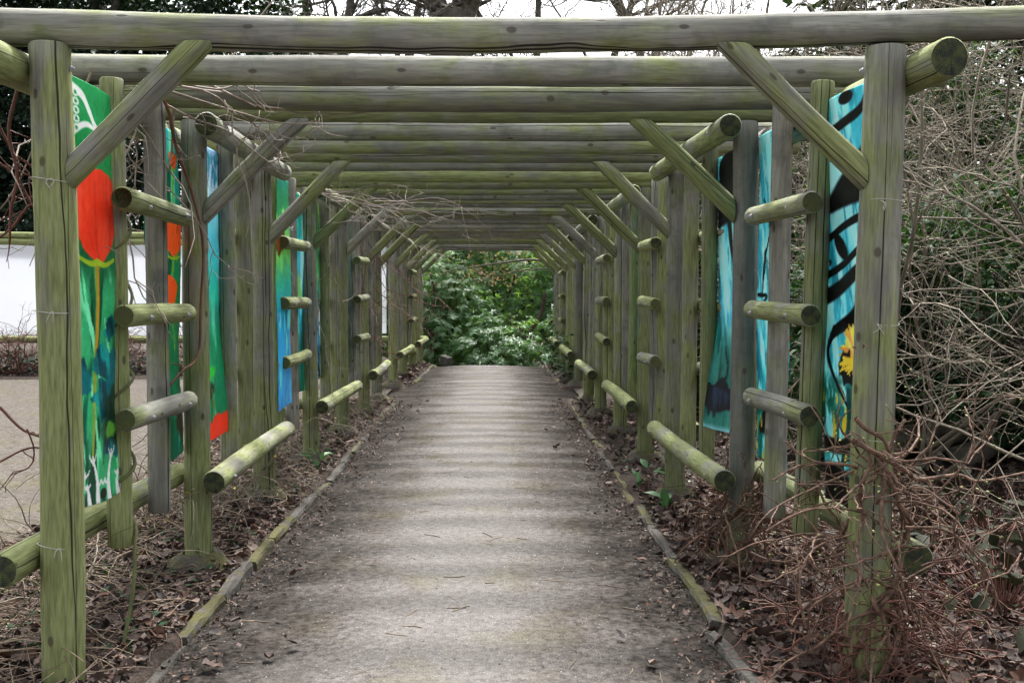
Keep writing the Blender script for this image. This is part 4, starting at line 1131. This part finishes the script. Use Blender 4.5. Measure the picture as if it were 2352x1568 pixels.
# red-stemmed scrub under the white sheets
for i, x in enumerate((-13, -11, -9.2, -7.4, -5.6, -3.8)):
    bare_shrub((x, 20.75, .0), fan(26, 15, 88), [(0, 1.0, .012, .005, 8, .2, -.06), (7, .55, .005, .003, 6, .25, -.05), (3, .25, .003, .002, 4, .3, 0)], 'red-twigged scrub under the white sheets, number %s from the left' % ('first', 'second', 'third', 'fourth', 'fifth', 'sixth')[i] if False else ('%s clump of red-twigged scrub counted from the left under the white sheets' % ('first', 'second', 'third', 'fourth', 'fifth', 'sixth')[i]), 'twig_red', 'red-twigged scrub below the fence', 0, name='red_twig_scrub', k=3, kmain=4, split=False)

# ------------------------------------------------------------------ vines on the pergola
def vine(label, mains, spec, mat, sub=True, buds=0.0, clip=None, k=5, group='leafless vines on the pergola', name='vine', cat='vine', clipf=None):
    """mains: list of (poly, r0, r1); first point is the root end"""
    loc = tuple(mains[0][0][0])
    t = empty(name, loc); tag(t, label, cat, group)
    ps = [np.asarray(m[0]) - V3(*loc) for m in mains]
    for P, m in zip(ps, mains): tube_obj('stem', [P], [taper(m[1], m[2], len(P))], M[mat], t, k + 1)
    par = ps
    for i, (cnt, ln, r0, r1, n, amp, gr) in enumerate(spec):
        q, qr = [], []
        for P in par:
            for c in range(int(cnt) + (R.random() < cnt % 1)):
                f = R.uniform(.1, 1) * (len(P) - 1.001); j = int(f); s0 = P[j] + (P[j + 1] - P[j]) * (f - j)
                d = unit(unit(P[j + 1] - P[j]) * .7 + rdir() * .9)
                w_ = wander(s0, d, ln * R.uniform(.4, 1.3), n, amp, gr, .12)
                if clipf is not None and not clipf(w_ + V3(*loc)): continue
                q.append(w_); qr.append(taper(r0 * R.uniform(.7, 1.1), r1, n))
        if not q: break
        stuff_tube('twigs', q, qr, mat, t, 4); par = q
    if buds and par:
        pts = np.array([P[-1] for P in par]); dr = np.array([P[-1] - P[-2] for P in par])
        Vb, Fb = bud_mesh(pts, dr, buds); tag(obj('buds', mesh_from('buds', Vb, Fb), M['bud'], t), kind='stuff')
    return t
def PX(pts, n=None):
    """polyline through picture points given with their depth"""
    P = [np.array(W(a, b, c)) for a, b, c in pts]
    return smooth(P, n or len(P) * 4)
vine('red-brown vine curving down across the second left post', [(PX([(352, 190, 5.3), (385, 250, 5.4), (405, 340, 5.55), (440, 440, 5.7), (466, 560, 5.8), (461, 700, 5.8), (455, 815, 5.75), (420, 850, 5.6), (385, 890, 5.5)], 34), .0095, .006)], [(2.5, .4, .0035, .002, 8, .25, -.03)], 'twig_red')
mains = []
for i in range(22):
    y = R.uniform(4.85, 5.7); x = -1.86 + R.normal() * .09
    mains.append((wander((x, y, R.uniform(2.35, 2.62)), V3(R.normal() * .3, R.normal() * .3, -1), R.uniform(.5, 1.25), 12, .24, -.1), R.uniform(.004, .008), .0025))
for i in range(5):
    mains.append((wander((-1.8 + R.normal() * .1, R.uniform(4.8, 5.2), 2.62), V3(.5, .8, .05), R.uniform(.8, 1.8), 14, .22, -.005), R.uniform(.005, .009), .003))
vine('thick tangle of bare vine hanging at upper left behind the nearest brace', mains, [(2.2, .35, .003, .0016, 7, .3, -.04), (1, .15, .0018, .001, 5, .35, -.03)], 'twig_pale')
mains = [(PX([(390, 210, 5.2), (470, 235, 5.3), (560, 262, 5.4), (640, 282, 5.5), (722, 284, 5.5)], 20), .007, .003), (PX([(380, 240, 5.4), (450, 275, 5.5), (520, 300, 5.6), (580, 345, 5.7), (640, 390, 5.8)], 20), .0065, .003),
         (PX([(400, 190, 5.0), (500, 205, 5.2), (560, 195, 5.3), (600, 240, 5.4), (650, 250, 5.4)], 18), .005, .0025), (PX([(540, 330, 6.0), (600, 300, 6.0), (680, 320, 6.0), (735, 290, 6.0)], 14), .0045, .002), (PX([(420, 270, 5.9), (520, 285, 6.0), (620, 340, 6.2), (650, 360, 6.3)], 16), .005, .0025)]
vine('pale bare vine shoots trailing across the left beams above the second post', mains, [(5, .3, .0032, .0016, 7, .28, -.03), (1.4, .14, .0018, .001, 5, .35, -.03)], 'twig_pale')
mains = []
for i in range(9):
    mains.append((wander((-1.55 + R.normal() * .12, R.uniform(8.6, 10.4), 2.42), V3(1, R.normal() * .35, -.06), R.uniform(.8, 1.65), 13, .13, -.012), .005, .002))
mains.append((PX([(860, 462, 9.2), (930, 462, 9.2), (1000, 455, 9.2), (1050, 470, 9.2), (1095, 500, 9.2)], 16), .005, .002))
vine('pale bare vine shoots spilling under the beams left of centre', mains, [(6, .34, .0032, .0016, 7, .25, .01), (1.5, .16, .0018, .0012, 5, .3, 0)], 'twig_pale', clipf=lambda P: P[:, 2].max() < 2.58)
mains = []
for i in range(16):
    mains.append((wander((-1.78 + R.normal() * .09, R.uniform(13.2, 15.6), R.uniform(1.6, 2.5)), V3(R.normal() * .3, R.normal() * .3, -1), R.uniform(.9, 2.0), 16, .25, -.06), .006, .003))
vine('reddish bare vine matted over the left posts before the opening', mains, [(7, .4, .0035, .002, 7, .35, -.03), (2, .2, .002, .0013, 5, .35, 0)], 'twig_red')
mains = []
for i in range(9):
    mains.append((wander((-1.72 + R.normal() * .07, R.uniform(10.0, 12.2), R.uniform(1.8, 2.5)), V3(R.normal() * .2, R.normal() * .3, -1), R.uniform(.6, 1.6), 14, .22, -.05), .006, .003))
vine('thin bare vine hanging among the middle left slats', mains, [(3, .3, .003, .0018, 7, .3, -.02)], 'twig_pale')
mains = []
for i in range(5):
    mains.append((wander((-2.12 + R.normal() * .13, R.uniform(4.4, 4.9), R.uniform(2.2, 2.6)), V3(.1, R.normal() * .2, -1), R.uniform(.4, .85), 11, .2, -.08), .0075, .003))
mains.append((PX([(45, 190, 4.5), (20, 300, 4.5), (40, 400, 4.5), (25, 480, 4.5), (22, 560, 4.5)], 18), .009, .005))
mains.append((PX([(88, 500, 4.6), (70, 470, 4.6), (30, 520, 4.6), (0, 545, 4.6)], 14), .007, .005))
vine('bare vine hanging left of the nearest left post', mains, [(2.5, .22, .0035, .002, 6, .3, -.03)], 'twig_red')
ys_ = slat_y[(-1, 0, 0)]; a = np.linspace(0, 2 * PI * 4.5, 90)
tw = np.stack([lerp_x(XLs, 0, ys_) + .064 * np.cos(a), ys_ + .064 * np.sin(a), .42 + 1.6 * (a / a[-1]) + .03 * np.sin(a * .7)], -1)
root = smooth([(-1.66, ys_ - .2, -.05), (-1.64, ys_ - .1, .2), tw[0]], 10)
vine('greenish vine spiralling up the first left slat', [(np.vstack([root[:-1], tw]), .009, .006)], [(.5, .25, .003, .002, 6, .3, 0)], 'twig_green')
mains = [(PX([(0, 935, 4.7), (50, 985, 4.7), (100, 1005, 4.7)], 8), .007, .005), (PX([(0, 1060, 4.7), (60, 1030, 4.7), (110, 1028, 4.7)], 8), .005, .004), (PX([(62, 985, 4.7), (78, 1030, 4.7), (70, 1070, 4.7), (25, 1090, 4.7)], 8), .004, .003)]
vine('few stray bare shoots poking out left of the nearest post', mains, [(1.5, .15, .003, .002, 5, .3, 0)], 'twig_red')

# climbing hydrangea stumps
def hydrangea(cx, cy, ztop, nmain, nlat, length, label, xlo=-9):
    mains = []
    for i in range(nmain):
        turns = R.uniform(.4, 1.3) * (1 if i % 2 else -1); a0 = R.uniform(0, 2 * PI); n = 22
        zt = ztop * R.uniform(.6, 1.05)
        t_ = np.linspace(0, 1, n); rr = .1 + .03 * np.sin(t_ * 7 + a0) + .07 * (1 - t_) ** 4
        P = np.stack([cx + rr * np.cos(a0 + turns * 2 * PI * t_), cy + rr * np.sin(a0 + turns * 2 * PI * t_), -.06 + zt * t_ + .02 * np.sin(t_ * 19 + a0)], -1) + R.normal(size=(n, 3)) * .006
        mains.append((P, R.uniform(.011, .02), .007))
    lat = []
    for i in range(nlat):
        P = mains[R.integers(nmain)][0]; s0 = P[R.integers(2, len(P))]
        az = R.uniform(0, 2 * PI); d = V3(math.cos(az), math.sin(az) * .8, R.uniform(-.25, .45))
        L = length * R.uniform(.35, 1.15)
        w_ = wander(s0, d, L, 13, .2, R.uniform(-.09, .03), .05)
        w_[:, 2] = np.maximum(w_[:, 2], -.03 + .02 * R.random())
        if w_[:, 0].min() > xlo: lat.append((w_, R.uniform(.0045, .0085), .003))
    return vine(label, mains + lat, [(2.2, .26, .0038, .002, 7, .25, -.01), (.7, .1, .0024, .0016, 4, .3, 0)], 'peeling', buds=.016, group='climbing hydrangeas at the right-hand post feet', name='climbing_hydrangea', cat='climber', clipf=lambda P: P[:, 2].min() > -.05 and P[:, 0].min() > xlo)
h1 = hydrangea(1.535, 4.24, 1.08, 8, 85, .66, 'peeling brown climber tangled round the foot of the nearest right post', .85)
hydrangea(1.44, 6.1, .55, 6, 85, .65, 'brown twiggy climber matted round the foot of the second right post', 1.02)
ps, rs = [], []
for i in range(260):
    a_ = R.uniform(0, 2 * PI); rr = .1 + abs(R.normal()) * .16; q = V3(1.535 + rr * math.cos(a_), 4.24 + rr * math.sin(a_) * .8, abs(R.normal()) * .2 - .03)
    ps.append(wander(q, V3(R.normal(), R.normal(), R.normal() * .5), R.uniform(.08, .3), 6, .3)); rs.append(taper(R.uniform(.002, .006), .0015, 6))
tag(tube_obj('shoots', [p_ - np.array(h1.location) for p_ in ps], rs, M['twig_red'], h1, 4), kind='stuff')
h3 = [PX([(1965, 960, 4.05), (1990, 985, 4.05), (2030, 1010, 4.05), (2050, 1060, 4.1), (2075, 1110, 4.1)], 18), PX([(1960, 1010, 4.0), (2010, 1040, 4.0), (2080, 1080, 4.05), (2110, 1100, 4.1), (2200, 1090, 4.2), (2250, 1105, 4.2), (2352, 1085, 4.3)], 26), PX([(1985, 1200, 4.1), (1975, 1130, 4.05), (2000, 1060, 4.05), (1985, 1020, 4.05)], 16), PX([(1760, 1220, 4.0), (1830, 1180, 4.0), (1900, 1165, 4.0), (1990, 1180, 4.05), (2040, 1220, 4.1)], 22), PX([(1850, 1440, 3.9), (1835, 1340, 3.9), (1870, 1260, 3.95), (1960, 1225, 4.0)], 20), PX([(2080, 1210, 4.1), (2180, 1220, 4.0), (2260, 1300, 3.9), (2300, 1400, 3.85)], 20)]
vine('arching bare brown shoots reaching out from the nearest right post', [(P, .011 if i < 3 else .006, .005 if i < 3 else .0035) for i, P in enumerate(h3)], [(5, .22, .0035, .002, 7, .25, 0), (1, .1, .0022, .0015, 4, .3, 0)], 'peeling', buds=.016, group='climbing hydrangeas at the right-hand post feet', name='climbing_hydrangea', cat='climber')

# ------------------------------------------------------------------ beds: litter, stems, small plants
def bed_points(n, x0, x1, y0, y1, pw=1.0):
    x = R.uniform(x0, x1, n * 2); y = y0 + (y1 - y0) * R.random(n * 2) ** pw
    ok = path_mask(x, y) < .25
    x, y = x[ok][:n], y[ok][:n]
    return np.stack([x, y, ground_h(x, y)], -1)
DRY = (np.array([(0, -.5, 0), (-.3, -.2, .1), (.3, -.2, .14), (-.42, .12, .02), (.4, .12, .2), (-.2, .38, .14), (.22, .38, .06), (0, .6, .2), (0, 0, -.04)]), np.array([(0, 2, 8), (0, 8, 1), (1, 8, 3), (2, 4, 8), (3, 8, 5), (4, 6, 8), (5, 8, 7), (6, 7, 8)]))
def litter(name, P, size, label, tilt=.45, mat='litter'):
    n = len(P); nz = np.tile(V3(0, 0, 1), (n, 1)) + R.normal(size=(n, 3)) * tilt
    d = R.normal(size=(n, 3)) * V3(1, 1, .25)
    sc = size * (.45 + 1.3 * R.random((n, 1)) ** 2) * np.stack([R.uniform(.6, 1.1, n), np.ones(n), R.uniform(.6, 2.2, n)], -1)
    Vv, Ff = scatter(DRY, P + V3(0, 0, .012) + R.random((n, 1)) * V3(0, 0, .03), frames(d, nz), sc)
    return tag(obj(name, mesh_from(name, Vv, Ff), M[mat]), label, 'leaves', kind='stuff')
litter('leaf_litter', np.vstack([bed_points(15000, 1.1, 4.4, 2.6, 8, .8), bed_points(9500, 1.1, 7, 6, 15.5, 1.1)]), .058, 'brown fallen leaves covering the woodland floor on the right')
litter('leaf_litter', np.vstack([bed_points(8500, -3.0, -1.48, 2.4, 8, .8), bed_points(5000, -3.0, -1.48, 8, 15.6)]), .046, 'brown fallen leaves in the planting bed on the left')
litter('leaf_litter', np.vstack([bed_points(900, -1.8, -1.4, 18, 24.4), bed_points(900, 1.1, 3, 18, 24.4), bed_points(3500, -15, -3, 20, 23)]), .07, 'fallen leaves in the beds beyond the opening')
n = 170; x = np.where(R.random(n) < .55, PATH_R - np.abs(R.normal(0, .22, n)), PATH_L + np.abs(R.normal(0, .3, n))); y = R.uniform(2.6, 16, n)
litter('fallen_leaves', np.stack([x, y, path_h(x, y) - .004], -1), .045, 'scattered dry leaves on the gravel path near the kerbs', .25)
n = 5200; x = np.where(R.random(n) < .5, PATH_R - .02 - np.abs(R.normal(0, .13, n)), PATH_L + .02 + np.abs(R.normal(0, .14, n))); y = 2.3 + 13.2 * R.random(n) ** 1.3
litter('crumbs', np.stack([x, y, path_h(x, y) - .014], -1), .02, 'dark crumbs of soil and leaf along both path edges', .5)
# loose grit and twigs on the path
n = 3800; x = R.uniform(PATH_L + .04, PATH_R - .03, n); y = 2.3 + 9 * R.random(n) ** 1.6
tv = np.array([(-.5, -.4, 0), (.5, -.45, 0), (.45, .5, 0), (-.4, .45, 0), (.05, 0, .55)]); tf = np.array([(0, 1, 4), (1, 2, 4), (2, 3, 4), (3, 0, 4)])
Vv, Ff = scatter((tv, tf), np.stack([x, y, path_h(x, y)], -1), frames(np.hstack([R.normal(size=(n, 2)), np.zeros((n, 1))])), R.uniform(.003, .0095, n) * np.where(R.random(n) < .03, 2, 1))
M['grit'] = leaf_mat('loose_grit', [(.06, .05, .045), (.16, .145, .13), (.28, .26, .25), (.1, .075, .06), (.42, .4, .39), (.05, .04, .035)], .9, 0, None, .2)
tag(obj('grit', mesh_from('grit', Vv, Ff, False), M['grit']), 'loose grit strewn over the gravel path', 'grit', kind='stuff')
ps, rs = [], []
for i in range(120):
    x_, y_ = R.uniform(PATH_L + .05, PATH_R), 2.4 + 9 * R.random(); a = R.uniform(0, 2 * PI); L = R.uniform(.03, .16)
    P = wander((x_, y_, 0), V3(math.cos(a), math.sin(a) * .8, 0), L, 5, .18); P[:, 2] = path_h(P[:, 0], P[:, 1]) + .003; ps.append(P); rs.append(np.full(5, R.uniform(.0012, .0028)))
tag(tube_obj('fallen_twigs', ps, rs, M['straw'], None, 4), 'tiny fallen twigs lying on the path', 'twigs', kind='stuff')
# dead stems lying through the left bed
ps, rs = [], []
for q in bed_points(1900, -3.0, -1.46, 2.4, 15.4, 1.5):
    a = R.uniform(0, 2 * PI); L = R.uniform(.15, .7)
    P = wander(q + V3(0, 0, R.random() * .06), V3(math.cos(a), math.sin(a), R.uniform(-.05, .35)), L, 8, .14, -.03)
    P[:, 2] = np.maximum(P[:, 2], ground_h(P[:, 0], P[:, 1]) + .008)
    if P[:, 0].max() > PATH_L + .12: continue
    ps.append(P); rs.append(taper(R.uniform(.0018, .005), .0013, 8))
tag(tube_obj('dead_stems', ps, rs, M['straw'], None, 4), 'tangle of dead stems lying in the left planting bed', 'stems', kind='stuff')
ps, rs = [], []
for q in np.vstack([bed_points(420, 1.12, 2.6, 2.5, 9, 1.2)]):
    a = R.uniform(0, 2 * PI); P = wander(q + V3(0, 0, R.random() * .04), V3(math.cos(a), math.sin(a), R.uniform(-.05, .3)), R.uniform(.12, .5), 8, .18, -.03)
    P[:, 2] = np.maximum(P[:, 2], ground_h(P[:, 0], P[:, 1]) + .008)
    if P[:, 0].min() < PATH_R + .02: continue
    ps.append(P); rs.append(taper(R.uniform(.0015, .004), .0012, 8))
tag(tube_obj('dead_stems', ps, rs, M['twig_red'], None, 4), 'thin reddish stems lying in the right bed', 'stems', kind='stuff')
# winter jasmine clumps with a few yellow flowers
FL = (np.array([(0, 0, 0)] + [(math.cos(a) * r, math.sin(a) * r, .25) for a, r in [(i * PI / 5, 1.0 if i % 2 == 0 else .45) for i in range(10)]]), np.array([(0, i + 1, (i + 1) % 10 + 1) for i in range(10)]))
for (x_, y_, lab) in [(-2.35, 4.3, 'bare arching jasmine at lower left beside the nearest post'), (-2.35, 5.6, 'jasmine with few yellow flowers below the first left banners'), (-2.15, 7.0, 'jasmine with yellow flowers under the inner left rail'), (-1.95, 7.9, 'jasmine clump at the foot of the third left post'), (-2.1, 10.4, 'jasmine clump at the foot of the middle left posts'), (-2.0, 13.2, 'jasmine clump on the left before the opening'), (-2.45, 3.4, 'dense bare jasmine at the bottom left corner')]:
    t = bare_shrub((x_, y_, -.04), fan(20, 15, 75), [(0, .8, .0055, .002, 12, .12, -.11), (4, .35, .0026, .0015, 7, .16, -.1), (1, .2, .0016, .001, 5, .2, -.05)], lab, 'straw' if y_ < 5 else 'twig_grey', 'winter jasmine along the left bed', 0, name='winter_jasmine', k=4, kmain=5, split=False)
    tube_obj('green_stems', [wander((R.normal() * .1, R.normal() * .15, 0), d, R.uniform(.4, 1.0), 12, .1, -.09) for d in fan(14, 20, 70)], [taper(.003, .0014, 12)] * 14, M['twig_green'], t, 4)['kind'] = 'stuff'
    if y_ > 5:
        for q in range(6):
            f = obj('flower', mesh_from('flower', *scatter(FL, np.zeros((1, 3)), frames(R.normal(size=(1, 3)) + V3(0, 0, .2)), np.array([.017]))), M['yellow'], t); f.location = (R.normal() * .3 + .1, R.normal() * .35 - .1, R.uniform(.15, .6))
# ivy on the ground
def ivy(P, label, size=.05, mat='ivy_dark', lift=.06):
    n = len(P); P = P + R.random((n, 1)) * V3(0, 0, lift)
    Vv, Ff = scatter(leaf_tpl(.95, .06, .1), P, frames(R.normal(size=(n, 3)) * V3(1, 1, .3) + V3(.0, -.4, -.1), np.tile(V3(0, 0, 1), (n, 1)) + R.normal(size=(n, 3)) * .35), size * R.uniform(.6, 1.3, n))
    return tag(obj('ivy', mesh_from('ivy', Vv, Ff), M[mat]), label, 'ivy', kind='stuff')
ivy(np.vstack([bed_points(700, 1.15, 2.6, 18.2, 24, 1) + V3(0, 0, .0), bed_points(900, 1.2, 2.2, 18.4, 24.5, 1) + R.random((900, 1)) * V3(0, 0, .7)]), 'dark ivy smothering the far right post feet', .085, 'laurel', .2)
ivy(np.vstack([bed_points(220, -2.3, -1.5, 4.6, 7.0), bed_points(260, -2.4, -1.5, 8, 15.4), bed_points(120, -2.3, -1.45, 18.2, 22)]), 'ivy leaves creeping through the left bed', .045, 'laurel')
ivy(bed_points(500, 1.12, 1.75, 5, 12), 'small weeds growing inside the right kerb', .022, 'fresh', .03)
# ivy patch under the white sheets
ivy(bed_points(2200, -15, -2.4, 20.1, 21.4) + R.random((2200, 1)) * V3(0, 0, .35), 'dark ivy under the white sheets behind the court kerb', .09, 'ivy_dark', .1)
# purple-leaved plant, arum leaves, mossy roots, stone
def leafy(name, loc, n, size, mat, label, cat, wd=.6, spread=.3, h=.35):
    t = empty(name, loc); tag(t, label, cat)
    pos = np.stack([R.normal(0, spread, n), R.normal(0, spread, n), h * R.uniform(.25, 1.1, n)], -1)
    d = pos * V3(1, 1, 0) + R.normal(size=(n, 3)) * .3 + V3(0, 0, .1)
    T = leaf_tpl(wd, .1, .25)
    for i in range(n):
        Vv, Ff = scatter(T, pos[i:i + 1], frames(d[i:i + 1], R.normal(size=(1, 3)) * .3 + V3(0, 0, 1)), size * R.uniform(.7, 1.2, 1)); obj('leaf', mesh_from('leaf', Vv, Ff), M[mat], t)
        tube_obj('stalk', [smooth([(pos[i][0] * .15, pos[i][1] * .15, -.02), pos[i] * V3(.7, .7, .6), pos[i]], 6)], [taper(.004, .002, 6)], M['twig_red'], t, 4)
    return t
leafy('purple_plant', (2.5, 5.15, .0), 70, .12, 'purple', 'low plant with purple and green leaves at the lower right edge', 'plant', .62, .32, .34)
leafy('purple_plant', (3.1, 6.6, .02), 60, .12, 'purple', 'second purple-leaved plant farther back at the right edge', 'plant', .62, .35, .3)
for x_, y_, lab in ((1.24, 7.6, 'fresh green arum leaves beside the third right post'), (1.2, 8.5, 'smaller green arum leaves farther along the right kerb'), (-1.6, 9.5, 'green leaves by the left kerb near the fourth post')):
    leafy('arum', (x_, y_, -.03), 6, .13, 'fresh', lab, 'plant', .55, .05, .14)
t = empty('fallen_log', (3.9, 9.2, .1)); tag(t, 'mossy fallen log among leaf litter at right', 'log')
for P, r_ in ((smooth([(-.55, -.1, .02), (-.2, .05, .2), (.3, .1, .22), (.9, .2, .45)], 16), taper(.13, .1, 16)), (smooth([(-.1, -.3, .0), (.25, -.2, .1), (.5, .1, .2), (.7, .5, .5)], 14), taper(.12, .08, 14))): tube_obj('limb', [P], [r_], M['bark'], t, 12)
V_, F_ = scatter(leaf_small(.6, .2), np.array([(-.5, -.1, .14), (0, .05, .3)])[R.integers(0, 2, 500)] + R.normal(size=(500, 3)) * V3(.14, .06, .02), frames(R.normal(size=(500, 3)), R.normal(size=(500, 3))), R.uniform(.02, .035, 500)); tag(obj('moss', mesh_from('moss', V_, F_), M['moss'], t), kind='stuff')
st = stone_mesh(77, .24, .2, .2); so_ = obj('boulder', st, M['moss_stone']); so_.location = (-1.12, 24.7, .06); so_.rotation_euler = (.2, .1, .9); so_.color = (.2, 0, 0, 1)
tag(so_, 'pale stone at the far left end of the path', 'stone')
